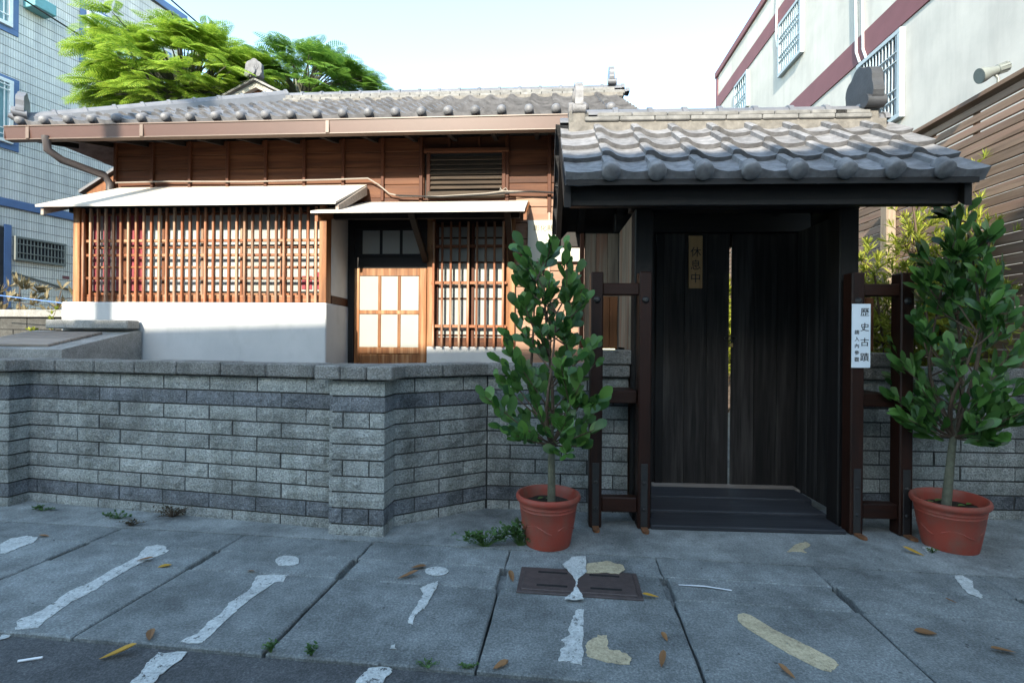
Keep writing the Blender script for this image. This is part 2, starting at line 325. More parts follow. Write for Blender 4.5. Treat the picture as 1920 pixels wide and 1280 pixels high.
def wall_seg(par, p0, yaw, L, depth=.17, offs=0., full=False, rows=10, z0=-.027, dh=.0985, bl=.365, core=True):
    px, py, _ = par.location; X0, Y0 = p0[0]-px, p0[1]-py; a = R(yaw); ax = Vector((math.cos(a), -math.sin(a), 0)); nn = Vector((math.sin(a), math.cos(a), 0))
    if core: MB().box(.02 if full else .004, L-.02 if full else L-.004, .012, depth-.012, -.05, z0+rows*dh-.004).build('mortar_core', 'mortar', par, False, (X0, Y0, 0), (0, 0, -a))
    for r in range(rows):
        z = z0+r*dh; mat = 'block_blue' if r in (1, 8) else 'block_grey'
        if full:
            cuts = [0, L] if r % 3 != 1 else [0, L*.25, L*.72, L]
        else:
            cuts = [0]; x = (bl*(.5 if r % 2 else 1.))-offs*(1 if r % 2 else 1)
            while x < .06: x += bl
            while x < L-.06: cuts.append(x+random.uniform(-.004, .004)); x += bl
            cuts.append(L)
        for u, v in zip(cuts[:-1], cuts[1:]):
            w = v-u-.009
            if w < .02: continue
            p = ax*(u+.0045)+nn*random.uniform(-.003, .003)
            ob('brick', block_mesh(w, depth if full else .08, dh-.011, mat), par, (X0+p.x, Y0+p.y, z), (0, 0, -a))
def caps(par, p0, yaw, L, n, depth=.24, z=.958, h=.085, over=.035, name='cap_block'):
    px, py, _ = par.location; a = R(yaw); ax = Vector((math.cos(a), -math.sin(a), 0)); nn = Vector((math.sin(a), math.cos(a), 0))
    for k in range(n):
        u, v = L*k/n, L*(k+1)/n; p = ax*u-nn*over
        MB().box(.003, v-u-.003, 0, depth, 0, h+random.uniform(-.003, .003), .008).build(name, 'cap_block', par, False, (p0[0]-px+p.x, p0[1]-py+p.y, z), (0, 0, -a))
wl_ = thing('boundary_wall', 'low grey split-face block wall with pillars and two bluish courses, left of the gate', 'wall', (-1.13, 3.131, 0))
wall_seg(wl_, (-3.564, 3.723), 11.8, 2.51, offs=.08)
caps(wl_, (-3.60, 3.73), 11.8, 2.40, 7)
wall_seg(wl_, (-3.91, 3.63), 8, .36, .22, full=True); caps(wl_, (-3.95, 3.625), 8, .44, 2, .34, over=.04)
wall_seg(wl_, (-6.3, 4.18), 11.8, 2.40); caps(wl_, (-6.3, 4.18), 11.8, 2.36, 7)
wall_seg(wl_, (-1.13, 3.131), 6.8, .362, .24, full=True); caps(wl_, (-1.205, 3.138), 6.8, .5, 3, .36, over=.045)
wall_seg(wl_, (-.763, 3.266), -32.2, .70, .15, offs=.03, bl=.36); caps(wl_, (-.80, 3.245), -32.2, .76, 2, .24)
wall_seg(wl_, (-.173, 3.637), 4.8, 1.0, offs=.2); caps(wl_, (-.19, 3.637), 4.8, 1.02, 4, .25)
g = MB(); g.prism([(-.20, 3.66), (-.16, 3.645), (-.10, 3.66), (-.10, 3.80), (-.26, 3.78), (-.245, 3.63)], -.05, .958, 'z'); g.build('mortar_core', 'mortar', wl_, False, (1.13, -3.131, 0))
g = MB(); g.prism([(-.80, 3.24), (-.765, 3.285), (-.70, 3.345), (-.74, 3.42), (-.95, 3.38), (-.95, 3.2)], -.05, .958, 'z'); g.build('mortar_core', 'mortar', wl_, False, (1.13, -3.131, 0))
caps(wl_, (.52, 3.585), 4.8, .32, 1, .27, z=1.046, h=.10, over=.05, name='pier_slab')
wr_ = thing('boundary_wall', 'low grey split-face block wall right of the gate behind the tilted red pot', 'wall', (2.26, 3.545, 0))
wall_seg(wr_, (2.33, 3.542), 2.4, 1.95, offs=.12); caps(wr_, (2.33, 3.542), 2.4, 1.95, 6, .25)
caps(wr_, (2.33, 3.542), 2.4, .34, 1, .27, z=1.046, h=.10, over=.05, name='pier_slab')
# ------------------------------------------------------------------ roof tile shapes (x across, y up the slope, z off the roof)
PROF = [(0, .040), (.05, .046), (.15, .045), (.22, .036), (.31, .019), (.43, .007), (.6, 0), (.78, .003), (.91, .010), (1, .018)]
def tile_mesh(name, mat, w, L, u0=0., eave=False, amp=1., lip=.028, drop=.05, ball=.05, squash=.55, hump=True):
    g = MB(); pr = [(u, f*amp) for u, f in PROF if u >= u0]; n = len(pr)
    xs = [(u-u0)/(1-u0)*w for u, _ in pr]; fs_ = [f for _, f in pr]; rise = lip
    top0 = [(x, 0, f+rise) for x, f in zip(xs, fs_)]; top1 = [(x, L*1.12, f-rise*.1) for x, f in zip(xs, fs_)]
    dn = drop if eave else 0.
    low = [(x, .004 if not eave else -.002, f+rise-lip-dn) for x, f in zip(xs, fs_)]
    g.add(top0+top1+low, [(i, i+1, n+i+1, n+i) for i in range(n-1)]+[(2*n+i, 2*n+i+1, i+1, i) for i in range(n-1)])
    g.add([top0[0], top1[0], (xs[0], L*1.12, fs_[0]-lip), (xs[0], 0, fs_[0]-.004)], [(0, 1, 2, 3)])
    g.add([top0[-1], top1[-1], (xs[-1], L*1.12, fs_[-1]-lip*1.2), (xs[-1], 0, fs_[-1]-.004-dn)], [(0, 3, 2, 1)])
    if eave and hump:
        c = (.11*w, -.004, .054*amp+rise-ball*.92); o = len(g.v); nr, ns = 4, 14
        for j in range(nr+1):
            t = math.pi/2*j/nr
            for k in range(ns):
                p = 2*math.pi*k/ns; g.v.append((c[0]+ball*math.cos(t)*math.cos(p), c[1]-.012-ball*squash*math.sin(t), c[2]+ball*math.cos(t)*math.sin(p)))
        for k in range(ns): g.v.append((c[0]+ball*math.cos(2*math.pi*k/ns), c[1]+.05, c[2]+ball*math.sin(2*math.pi*k/ns)))
        for j in range(nr):
            for k in range(ns): g.f.append((o+j*ns+k, o+j*ns+(k+1) % ns, o+(j+1)*ns+(k+1) % ns, o+(j+1)*ns+k))
        for k in range(ns): g.f.append((o+(nr+1)*ns+k, o+(nr+1)*ns+(k+1) % ns, o+(k+1) % ns, o+k))
    return g.mesh(name, mat, True)
def ridge_cap(name, mat, L, r, par, loc, rot):       # half-round ridge tile with a raised collar at one end
    g = MB(); n = 9
    def ring(x, rr): return [(x, -rr*math.cos(math.pi*k/(n-1)), rr*math.sin(math.pi*k/(n-1))) for k in range(n)]
    st = [(0, r), (L-.04, r), (L-.038, r+.012), (L-.004, r+.012), (L, r+.004)]
    for x, rr in st: g.v += ring(x, rr)
    for i in range(len(st)-1):
        for k in range(n-1): g.f.append((i*n+k, i*n+k+1, (i+1)*n+k+1, (i+1)*n+k))
    g.f += [tuple(range(n)), tuple(range(4*n, 5*n))[::-1]]
    return g.build(name, mat, par, True, loc, rot)
def onigawara(par, loc, rot, s=1., mat='ridge_tile'):  # ridge-end ornament: scalloped plate, drum and scroll
    g = MB(); pts = []
    for k in range(25):
        t = math.pi*(-.12+1.24*k/24); r = .115+.018*abs(math.sin(3.2*t)); pts.append((r*math.cos(t)*s, .02+r*1.15*math.sin(t)*s))
    pts = [(-.10*s, -.09*s)]+pts[::-1]+[(.10*s, -.09*s)]
    g.prism(pts, -.03*s, .03*s)
    o = g.build('ridge_ornament', mat, par, False, loc, rot)
    h = MB(); h.tube([(0, -.075*s, -.03*s), (0, -.02*s, -.03*s)], [.052*s, .056*s], 16)
    for k in range(3): h.tube([(0, -.036*s-.006*k, .06*s-.004*k), (0, -.03*s, .06*s-.004*k)], (.075-.022*k)*s, 18)
    h.tube([(-.085*s, -.05*s, -.06*s), (-.085*s, .05*s, -.06*s)], .036*s, 12); h.tube([(.085*s, -.05*s, -.06*s), (.085*s, .05*s, -.06*s)], .036*s, 12)
    h.build('ornament_scroll', mat, o, True); return o

# ------------------------------------------------------------------ the old wooden house
H = thing('house', 'old single-storey wooden house with grey tile roof and lattice bay window', 'house', (0, 5.6, 0), -3.9)
bx('wall', 'deck_dark', H, -4.64, .86, .03, 4.6, -.05, 3.45, 0)
for k, (z0, z1) in enumerate([(2.80, 2.945), (2.949, 3.145), (3.149, 3.31), (3.314, 3.47)]):
    bx('wall_board', 'wood_red_x', H, -4.65, -1.0, -.002*(k % 2), .03, z0, z1, .003)
    bx('wall_board', 'wood_red_x', H, -.06, .88, -.002*(k % 2), .03, z0, z1, .003)
bx('wall_board', 'wood_red_x', H, -1.0, -.06, 0, .03, 3.33, 3.47, .003)
for k in range(11):
    s = -4.645+.4535*k
    if -1.03 < s < -.05: continue
    bx('batten', 'wood_red_z', H, s-.017, s+.017, -.03, .001, 2.76, 3.468)
for s in (-1.033, -.07, .396): bx('batten', 'wood_red_z', H, s-.02, s+.02, -.031, .001, 2.62, 3.468)
for s in (-.72, -.38): bx('batten', 'wood_red_z', H, s-.014, s+.014, -.026, -.002, 3.335, 3.468)
# louvred vent
v = bx('vent', 'slot_dark', H, -.93, -.12, -.012, .03, 2.84, 3.32, 0)
bx('vent_frame', 'wood_red_x', v, -1.0, -.05, -.05, 0, 3.285, 3.33); bx('vent_frame', 'wood_red_z', v, -.965, -.925, -.045, 0, 2.80, 3.285); bx('vent_frame', 'wood_red_z', v, -.125, -.085, -.045, 0, 2.80, 3.285)
bx('vent_sill', 'wood_vent_x', v, -.955, -.09, -.05, 0, 2.785, 2.855)
for k in range(7):
    z = 2.905+.053*k; g = MB(); g.prism([(-.045, z-.022), (-.040, z-.026), (-.008, z+.022), (-.013, z+.026)], -.925, -.125, 'x'); g.build('slat', 'wood_vent_x', v)
# lower facade right of the door: horizontal boards, corner post
z = 1.10
while z < 2.79:
    bx('wall_board', 'wood_pale_x', H, .03, .725, -.002, .03, z+.004, min(z+.172, 2.796), .003); z += .176
bx('wall_board', 'wood_pale_x', H, .03, .725, -.002, .03, .4, 1.1)
bx('batten', 'wood_pale_z', H, .385, .412, -.026, -.002, 1.05, 2.62)
bx('corner_post', 'wood_pale_z', H, .727, .882, -.04, .1, 0, 3.45)
# plinth, posts, lintels, transom
bx('plinth', 'plaster', H, -.94, .02, -.07, .03, -.05, 1.137, .006)
bx('post', 'wood_door_orange', H, -.945, -.875+.02, -.06, .03, 0, 2.56); bx('post', 'wood_door_orange', H, -.065, .03, -.06, .03, 1.0, 2.56); bx('post', 'wood_dark_z', H, -1.86, -1.775, -.05, .05, 0, 2.62)
bx('lintel', 'wood_dark_x', H, -1.775, -.945, -.055, .03, 2.0, 2.13); bx('lintel', 'wood_dark_x', H, -1.775, -.945, -.05, .03, 2.44, 2.545); bx('lintel', 'wood_dark_x', H, -.925, -.065, -.05, .03, 2.51, 2.56)
bx('wall_plaster', 'plaster_grey', H, -1.775, -.065, -.012, .03, 2.545, 2.64, .002); bx('strut', 'wood_dark_z', H, -1.43, -1.39, -.03, 0, 2.547, 2.64)
bx('wall_board', 'wood_red_x', H, -1.86, -1.0, -.004, .03, 2.645, 2.80)
bx('wall_board', 'wood_red_x', H, -1.0, .03, -.004, .03, 2.645, 2.79)
tr = bx('transom_window', 'wood_dark_x', H, -1.775, -.945, -.03, .02, 2.13, 2.44, 0)
for k in range(3): bx('pane', 'pane_dim', tr, -1.685+.228*k, -1.49+.228*k, -.036, -.031, 2.165, 2.425, .001)
# entrance door
d = bx('door', 'wood_door_orange', H, -1.745, -.955, -.045, .0, .3, 1.995, .002)
for a, b in ((-1.765, -1.708), (-1.03, -.95)): bx('stile', 'wood_door_orange', d, a, b, -.062, -.03, .3, 2.0)
for z0, z1 in ((1.915, 2.0), (1.49, 1.535), (1.05, 1.125)): bx('rail', 'wood_door_orange', d, -1.708, -1.03, -.058, -.03, z0, z1)
for k in range(2): bx('glazing_bar', 'wood_door_orange', d, -1.498+.223*k, -1.462+.223*k, -.057, -.03, 1.125, 1.915)
for k in range(3):
    for z0, z1 in ((1.53, 1.92), (1.12, 1.495)): bx('pane', 'pane', d, -1.71+.225*k, -1.49+.225*k, -.05, -.046, z0, z1, 0)
    bx('panel', 'wood_door_orange', d, -1.70+.225*k, -1.50+.225*k, -.052, -.03, .62, 1.045)
# barred window beside the door
w = bx('lattice_window', 'slot_dark', H, -.86, -.065, -.02, .03, 1.137, 2.51, 0)
for a, b in ((-.855, -.47), (-.455, -.07)):
    bx('pane', 'pane', w, a+.03, b-.03, -.026, -.021, 1.24, 2.46, 0)
    for x in (a, b-.035): bx('sash', 'wood_red_z', w, x, x+.035, -.045, -.022, 1.14, 2.5)
    for zz in (1.14, 1.255, 1.66, 2.06, 2.33, 2.46): bx('sash', 'wood_red_x', w, a+.036, b-.036, -.04, -.022, zz, zz+(.1 if zz < 1.2 else .018))
for k in range(9): bx('bar', 'wood_lattice', w, -.872+.0955*k, -.848+.0955*k, -.125, -.10, 1.13, 2.5)
for zz in (1.345, 1.82, 2.22): bx('bar', 'wood_lattice_x', w, -.89, -.055, -.10, -.078, zz, zz+.032)
# projecting bay with lattice
B = bx('bay', 'deck_dark', H, -4.56, -1.865, -.47, .03, 1.5, 2.62, 0)
bx('bay_plinth', 'plaster', H, -4.69, -1.84, -.62, .03, -.05, 1.572, .01)
bx('bay_post', 'wood_door_orange', B, -4.585, -4.51, -.6, -.48, 1.574, 2.56); bx('bay_post', 'wood_door_orange', B, -1.925, -1.85, -.6, -.48, 1.574, 2.56)
bx('bay_sill', 'wood_lattice_x', B, -4.51, -1.925, -.565, -.48, 1.576, 1.655); bx('bay_head', 'wood_dark_x', B, -4.6, -1.845, -.60, -.47, 2.562, 2.612)
bx('side_plaster', 'plaster_grey', B, -1.87, -1.848, -.478, -.05, 1.66, 2.56, 0); bx('side_rail', 'wood_red_x', B, -1.87, -1.843, -.478, -.05, 1.574, 1.657)
bx('side_post', 'wood_dark_z', B, -1.865, -1.845, -.05, 0, 1.574, 2.6, 0)
for k in range(6):
    a = -4.505+.43*k; mt = ['curtain_white', 'pane_cool', 'pane_cool', 'pane_cool', 'pane', 'pane'][k]
    bx('pane', mt, B, a+.03, a+.40, -.484, -.472, 1.70, 2.52, 0)
    for x in (a, a+.395): bx('sash', 'wood_lattice', B, x, x+.033, -.505, -.474, 1.657, 2.55)
    for zz in (1.657, 1.94, 2.15, 2.5): bx('sash', 'wood_lattice_x', B, a+.034, a+.394, -.50, -.474, zz, zz+.022)
for a, b, z0, z1 in ((-4.46, -4.40, 1.7, 2.5), (-4.35, -4.27, 1.7, 2.5), (-4.2, -4.0, 1.7, 2.5), (-3.96, -3.91, 1.7, 2.5), (-2.16, -2.05, 1.72, 1.86), (-2.02, -1.95, 1.72, 1.9)):
    g = MB(); n = 8
    for i in range(n+1):
        x = a+(b-a)*i/n; y = -.488+.004*math.sin(i*2.3); g.v += [(x, y, z0), (x, y, z1)]
    g.f = [(2*i, 2*i+2, 2*i+3, 2*i+1) for i in range(n)]; g.build('curtain', 'curtain_red', B, True)
for k in range(31): bx('bar', 'wood_lattice', B, -4.475+.0838*k-.0125, -4.475+.0838*k+.0125, -.605, -.578, 1.565, 2.55)
for zz in (1.81, 2.05, 2.20): bx('bar', 'wood_lattice_x', B, -4.51, -1.925, -.577, -.555, zz, zz+.028)
# lean-to awnings
def awning(sl, sr, sbl, sbr, df, zf, zb, par=H):
    g = MB(); t = .022
    q = [(sl, df, zf), (sr, df, zf), (sbr, 0, zb), (sbl, 0, zb)]
    g.add(q+[(x, y, z-t) for x, y, z in q], [(0, 1, 2, 3), (7, 6, 5, 4), (0, 4, 5, 1), (1, 5, 6, 2), (2, 6, 7, 3), (3, 7, 4, 0)])
    aw = g.build('awning', 'awning_sheet', par)
    for x, sg in ((sr-.012, 1), (sl+.03, -1)):
        xb = sbr-.012 if sg > 0 else sbl+.03; o = .004
        h = MB(); e = [(x, df+.03, zf-.025), (xb, -.04, zb-.03), (xb, -.04, zb-.13), (x, df+.03, zf-.095)]
        h.add(e+[(a+.03, b, c) for a, b, c in e], [(0, 1, 2, 3), (7, 6, 5, 4), (0, 4, 5, 1), (1, 5, 6, 2), (2, 6, 7, 3), (3, 7, 4, 0)]); h.build('end_board', 'wood_grey_x' if sr < 0 else 'wood_orange_z', aw)
    n = max(2, int((sr-sl)/.5))
    for k in range(1, n):
        x = sl+(sr-sl)*k/n; h = MB(); e = [(x, df+.10, zf+.02), (x, -.03, zb-.034), (x, -.03, zb-.085), (x, df+.10, zf-.0)]
        h.add(e+[(a+.04, b, c) for a, b, c in e], [(0, 1, 2, 3), (7, 6, 5, 4), (0, 4, 5, 1), (1, 5, 6, 2), (2, 6, 7, 3), (3, 7, 4, 0)]); h.build('rafter', 'wood_dark_x', aw)
    bx('eave_beam', 'wood_dark_x', aw, sl+.12, sr-.06, df+.24, df+.30, zf-.02, zf+.07)
    return aw
awning(-4.775, -1.665, -4.60, -1.655, -.82, 2.535, 2.952); a2 = awning(-1.90, .165, -1.655, .165, -.85, 2.44, 2.755)
for x in (-.99, -.04):
    g = MB(); e = [(x, -.06, 2.06), (x, -.06, 2.15), (x, -.62, 2.44), (x, -.7, 2.44)]
    g.add(e+[(a+.06, b, c) for a, b, c in e], [(0, 1, 2, 3), (7, 6, 5, 4), (0, 4, 5, 1), (1, 5, 6, 2), (2, 6, 7, 3), (3, 7, 4, 0)]); g.build('bracket', 'wood_dark_z', a2)
# roof: deck, tiles, hip, ridge
EZ, EY, RZ, RY = 3.49, -.46, 4.44, 1.2; SL = math.atan2(RZ-EZ, RY-EY); LEN = math.hypot(RZ-EZ, RY-EY); ROWS = 9; TW = .2745
rf = MB(); rf.add([(-5.40, EY, EZ-.012), (1.36, EY, EZ-.012), (1.36, RY, RZ-.012), (-3.25, RY, RZ-.012), (-5.40, 3.6, EZ-.012), (1.36, 2.86, EZ-.012), (-3.25, 2.2, RZ-.012)],
                  [(0, 1, 2, 3), (0, 3, 6, 4), (3, 2, 5, 4, 6)]); roof = rf.build('roof', 'roof_tile', H)
MB().add([(-5.38, EY+.02, EZ-.10), (1.34, EY+.02, EZ-.10), (1.34, .05, EZ+.02), (-5.38, .05, EZ+.02)], [(0, 1, 2, 3)]).build('soffit', 'wood_dark_x', roof)
bx('eave_board', 'wood_dark_x', roof, -5.36, 1.33, EY+.02, EY+.05, EZ-.13, EZ-.02)
for k in range(15):
    x = -5.2+.453*k; g = MB(); e = [(x, EY+.05, EZ-.11), (x, .04, EZ+.0), (x, .04, EZ-.06), (x, EY+.05, EZ-.165)]
    g.add(e+[(a+.045, b, c) for a, b, c in e], [(0, 1, 2, 3), (7, 6, 5, 4), (0, 4, 5, 1), (1, 5, 6, 2), (2, 6, 7, 3), (3, 7, 4, 0)]); g.build('rafter', 'wood_dark_x', roof)
tm = tile_mesh('tile', 'roof_tile', TW+.012, LEN/ROWS, amp=1.1, lip=.034); te = tile_mesh('eave_tile', 'roof_tile', TW+.012, LEN/ROWS, eave=True, amp=1.1, lip=.034, drop=.035, ball=.048, squash=.8)
for r in range(ROWS):
    y = EY+(RY-EY)*r/ROWS; z = EZ+(RZ-EZ)*r/ROWS
    for k in range(-21, 4):
        s = .455-.03+TW*k; hip = -5.35+2.1*(r+.3)/ROWS
        if s+TW*.35 < hip or s > 1.22: continue
        ob('eave_tile' if r == 0 else 'tile', te if r == 0 else tm, roof, (s+random.uniform(-.004, .004), y, z+.004+random.uniform(0, .003)), (SL, random.uniform(-.006, .006), random.uniform(-.006, .006)))
for i in range(17):
    s = -3.25+.272*i
    bx('ridge_layer', 'noshi_tile', roof, s+.002, s+.268, RY-.12, RY+.12, RZ+.0, RZ+.045, .006)
    bx('ridge_layer', 'noshi_tile', roof, s+.002-.13, s+.268-.13, RY-.10, RY+.10, RZ+.047, RZ+.092, .006)
    ridge_cap('ridge_tile', 'ridge_tile', .272, .068, roof, (s, RY, RZ+.094), (0, 0, 0))
MB().box(-3.2, 1.34, RY-.15, RY+.15, RZ-.05, RZ+.0).build('ridge_bed', 'roof_mortar', roof)
onigawara(roof, (1.20, RY, RZ+.23), (0, 0, R(90)), 1.0)
ridge_cap('ridge_tile', 'ridge_tile', .2, .06, roof, (1.24, RY, RZ+.05), (0, 0, 0))
hp0 = Vector((-5.33, EY+.06, EZ+.085)); hp1 = Vector((-3.22, RY, RZ+.125)); hd = (hp1-hp0); hl = hd.length; hrot = (0, -math.asin(hd.z/hl), math.atan2(hd.y, hd.x))
for i in range(10):
    p = hp0+hd*(i/10)
    ridge_cap('hip_tile', 'ridge_tile', hl/10, .074, roof, p, hrot)
g = MB(); g.box(0, hl, -.09, .09, -.10, .01, .01); g.build('hip_bed', 'ridge_tile', roof, False, hp0, hrot)
onigawara(roof, hp0+Vector((-.03, -.02, .10)), (0, 0, hrot[2]-R(90)), 1.15)
g = MB(); g.tube([(-5.42, EY-.05, EZ+.10), (-5.34, EY+.02, EZ+.06), (-5.2, EY+.13, EZ+.06)], [.03, .045, .05], 10); g.build('hip_end', 'ridge_tile', roof, True)
# gutter with joints and downpipe
gt = MB(); gt.prism([(-.560, 3.442), (-.552, 3.442), (-.54, 3.335), (-.475, 3.325), (-.475, 3.315), (-.548, 3.318)], -5.42, 1.36, 'x'); gut = gt.build('gutter', 'gutter', H)
bx('gutter_lip', 'gutter_lip', gut, -5.422, 1.362, -.568, -.55, 3.437, 3.452, .003); bx('gutter_lip', 'gutter_lip', gut, -5.42, 1.36, -.556, -.475, 3.303, 3.315, .002); bx('gutter_back', 'gutter', gut, -5.42, 1.36, -.48, -.474, 3.317, 3.44, .001)
bx('gutter_end', 'gutter', gut, -5.424, -5.415, -.558, -.475, 3.32, 3.45, .001)
for s in (-5.15, -3.87, -1.87): bx('gutter_joint', 'gutter_lip', gut, s-.02, s+.02, -.566, -.475, 3.31, 3.436, .003)
MB().tube([(-4.95, -.55, 3.34), (-4.95, -.53, 3.2), (-4.9, -.42, 3.13), (-4.70, -.10, 3.06), (-4.67, -.06, 2.98), (-4.67, -.06, 2.9)], .04, 12).build('downpipe', 'pipe_dark', gut, True)
# cables along the facade
MB().tube([(-4.6, -.06, 2.99), (-4.0, -.05, 3.0), (-3.0, -.05, 2.985), (-2.0, -.06, 2.995), (-1.62, -.07, 3.0), (-1.5, -.06, 2.93), (-1.38, -.06, 2.83), (-1.25, -.06, 2.80), (-.8, -.07, 2.79), (-.3, -.07, 2.815), (-.1, -.07, 2.84), (.9, -.06, 2.80)], .008, 6).build('cable', 'cable', H, True)
MB().tube([(-1.3, -.08, 2.805), (-.8, -.085, 2.78), (-.3, -.085, 2.80), (.2, -.085, 2.83), (.9, -.085, 2.785)], .008, 6).build('cable', 'cable_black', H, True)
for dx in (-.03, .03): MB().tube([(-.14, -.07, 2.83), (-.11+dx, -.06, 2.88), (-.08+dx, -.07, 2.83)], .006, 5).build('cable', 'cable', H, True)
# rear wing gable above the hip
gb = MB(); ap = 5.40
gb.prism([(-5.30, 4.95), (-3.55, 4.95), (-4.42, ap-.04)], 2.5, 2.56); gw = gb.build('rear_gable', 'wood_orange_z', H)
for sg in (-1, 1):
    g = MB(); e = [(-4.42, 2.42, ap+.02), (-4.42+sg*1.05, 2.42, ap-.50), (-4.42+sg*1.05, 2.42, ap-.58), (-4.42, 2.42, ap-.07)]
    g.add(e+[(a, 2.5, c) for a, b, c in e], [(0, 1, 2, 3), (7, 6, 5, 4), (0, 4, 5, 1), (1, 5, 6, 2), (2, 6, 7, 3), (3, 7, 4, 0)]); g.build('bargeboard', 'awning_sheet', gw)
    g = MB(); e = [(-4.42, 2.36, ap+.06), (-4.42+sg*1.1, 2.36, ap-.48), (-4.42+sg*1.1, 7.5, ap-.48), (-4.42, 7.5, ap+.06)]
    g.add(e+[(a, b, c-.035) for a, b, c in e], [(0, 1, 2, 3), (7, 6, 5, 4), (0, 4, 5, 1), (1, 5, 6, 2), (2, 6, 7, 3), (3, 7, 4, 0)]); g.build('gable_roof', 'noshi_tile', gw)
bx('gable_wall', 'wood_red_x', gw, -5.22, -3.62, 2.565, 7.4, 2.9, 4.95, 0)
onigawara(gw, (-4.42, 2.38, ap+.17), (0, 0, 0), 1.15, 'ornament_tile')
MB().tube([(-4.42, 2.42, ap+.09), (-4.42, 7.4, ap+.09)], .07, 10).build('ridge_tile', 'ridge_tile', gw, True)
# low side roof with orange bargeboard at the left end
g = MB(); e = [(-6.0, 1.0, 3.21), (-5.1, 1.0, 3.76), (-5.1, 1.0, 3.60), (-5.9, 1.0, 3.12)]
g.add(e+[(a, 1.05, c) for a, b, c in e], [(0, 1, 2, 3), (7, 6, 5, 4), (0, 4, 5, 1), (1, 5, 6, 2), (2, 6, 7, 3), (3, 7, 4, 0)]); sr_ = g.build('side_bargeboard', 'wood_orange_z', H)
g = MB(); e = [(-6.05, .95, 3.225), (-5.1, .95, 3.80), (-5.1, 4.0, 3.80), (-6.05, 4.0, 3.225)]
g.add(e+[(a, b, c-.04) for a, b, c in e], [(0, 1, 2, 3), (7, 6, 5, 4), (0, 4, 5, 1), (1, 5, 6, 2), (2, 6, 7, 3), (3, 7, 4, 0)]); g.build('side_roof', 'roof_tile', sr_)
bx('side_wall', 'wood_red_x', sr_, -5.85, -4.66, 1.06, 3.9, 0, 3.15, 0)
# name board on the facade
nb = tag(MB().box(-.301, .301, -.012, .012, -.225, .225, .003).build('name_board', 'sign_cream', None), 'cream board with faded brush lettering on the house wall behind the leafy plant', 'sign')
hm = Matrix.Translation((0, 5.6, 0)) @ Matrix.Rotation(R(-3.9), 4, 'Z'); nb.matrix_world = hm @ Matrix.Translation((.466, -.045, 2.298))
text_part('彰化縣歷史建築', .075, 'ink_faded', nb, (.02, -.0135, .135), (R(90), 0, 0)); text_part('學校宿舍', .075, 'ink_faded', nb, (.105, -.0135, .045), (R(90), 0, 0))
# ------------------------------------------------------------------ roofed entrance gate
G = thing('gate', 'dark wooden roofed gate with closed double doors and grey tile roof', 'gate', (1.55, 3.27, 0), -3)
GX0, GX1, GEY, GEZ, GRY, GRZ = -1.255, 1.075, -.42, 2.14, .36, 2.745
GS = math.atan2(GRZ-GEZ, GRY-GEY); GL = math.hypot(GRZ-GEZ, GRY-GEY)
g = MB(); t = .03
for sg in (0, 1):
    ye = GEY if sg == 0 else 2*GRY-GEY
    q = [(GX0+.03, ye, GEZ-.01), (GX1-.03, ye, GEZ-.01), (GX1-.03, GRY, GRZ-.01), (GX0+.03, GRY, GRZ-.01)]
    g.add(q+[(x, y, z-t) for x, y, z in q], [(0, 1, 2, 3), (7, 6, 5, 4), (0, 4, 5, 1), (1, 5, 6, 2), (2, 6, 7, 3), (3, 7, 4, 0)])
gr = g.build('roof', 'wood_dark_x', G)
TWG = .2595; gtm = tile_mesh('tile', 'gate_tile', TWG+.012, GL/4, lip=.029); gte = tile_mesh('eave_tile', 'gate_tile', TWG+.012, GL/4, eave=True, lip=.029, drop=.045, ball=.052, squash=.3)
gtl = tile_mesh('tile', 'gate_tile', .268, GL/4, u0=.38, amp=1.2); gtle = tile_mesh('eave_tile', 'gate_tile', .268, GL/4, u0=.38, amp=1.2, eave=True, drop=.052, hump=False)
for side in (0, 1):
    for r in range(4):
        for k in range(-1, 8):
            x = GX0 if k < 0 else GX0+.255+TWG*k-.004
            me = (gtle if r == 0 else gtl) if k < 0 else (gte if r == 0 else gtm)
            f = r/4; y = GEY+(GRY-GEY)*f; z = GEZ+(GRZ-GEZ)*f+.004
            j = (random.uniform(-.004, .004), random.uniform(-.008, .008))
            if side == 0: ob('eave_tile' if r == 0 else 'tile', me, gr, (x+j[0], y, z), (GS, j[1], j[1]*.5))
            else: ob('eave_tile' if r == 0 else 'tile', me, gr, (GX0+GX1-x+j[0], 2*GRY-y, z), (GS, j[1], math.pi))
MB().box(GX0+.08, GX1-.08, GRY-.10, GRY+.10, GRZ-.06, GRZ+.012).build('ridge_bed', 'roof_mortar', gr)
for i in range(8):
    a = GX0+.19+.245*i
    bx('ridge_layer', 'noshi_tile', gr, a+.002, a+.242, GRY-.115, GRY+.115, GRZ+.012, GRZ+.044, .006); bx('ridge_layer', 'noshi_tile', gr, a+.002+.09*(i < 7), a+.242+.09*(i < 7), GRY-.10, GRY+.10, GRZ+.046, GRZ+.078, .006)
    ridge_cap('ridge_tile', 'ridge_tile', .245, .056, gr, (a, GRY, GRZ+.08), (0, 0, 0))
for x, sg in ((GX0+.15, -1), (GX1-.17, 1)):
    onigawara(gr, (x, GRY, GRZ+.17+.03*(sg > 0)), (0, 0, R(90*sg)), .95 if sg < 0 else 1.25, 'gate_tile' if sg < 0 else 'tile_shaded'); MB().box(x-.07, x+.07, GRY-.09, GRY+.09, GRZ-.05, GRZ+.12, .03).build('mortar_lump', 'roof_mortar', gr)  # right ornament: darker tile colour paints in the shade of its averted face
for x in (GX0+.02, GX1-.2): ridge_cap('ridge_tile', 'ridge_tile', .18, .05, gr, (x, GRY, GRZ+.03), (0, 0, 0))
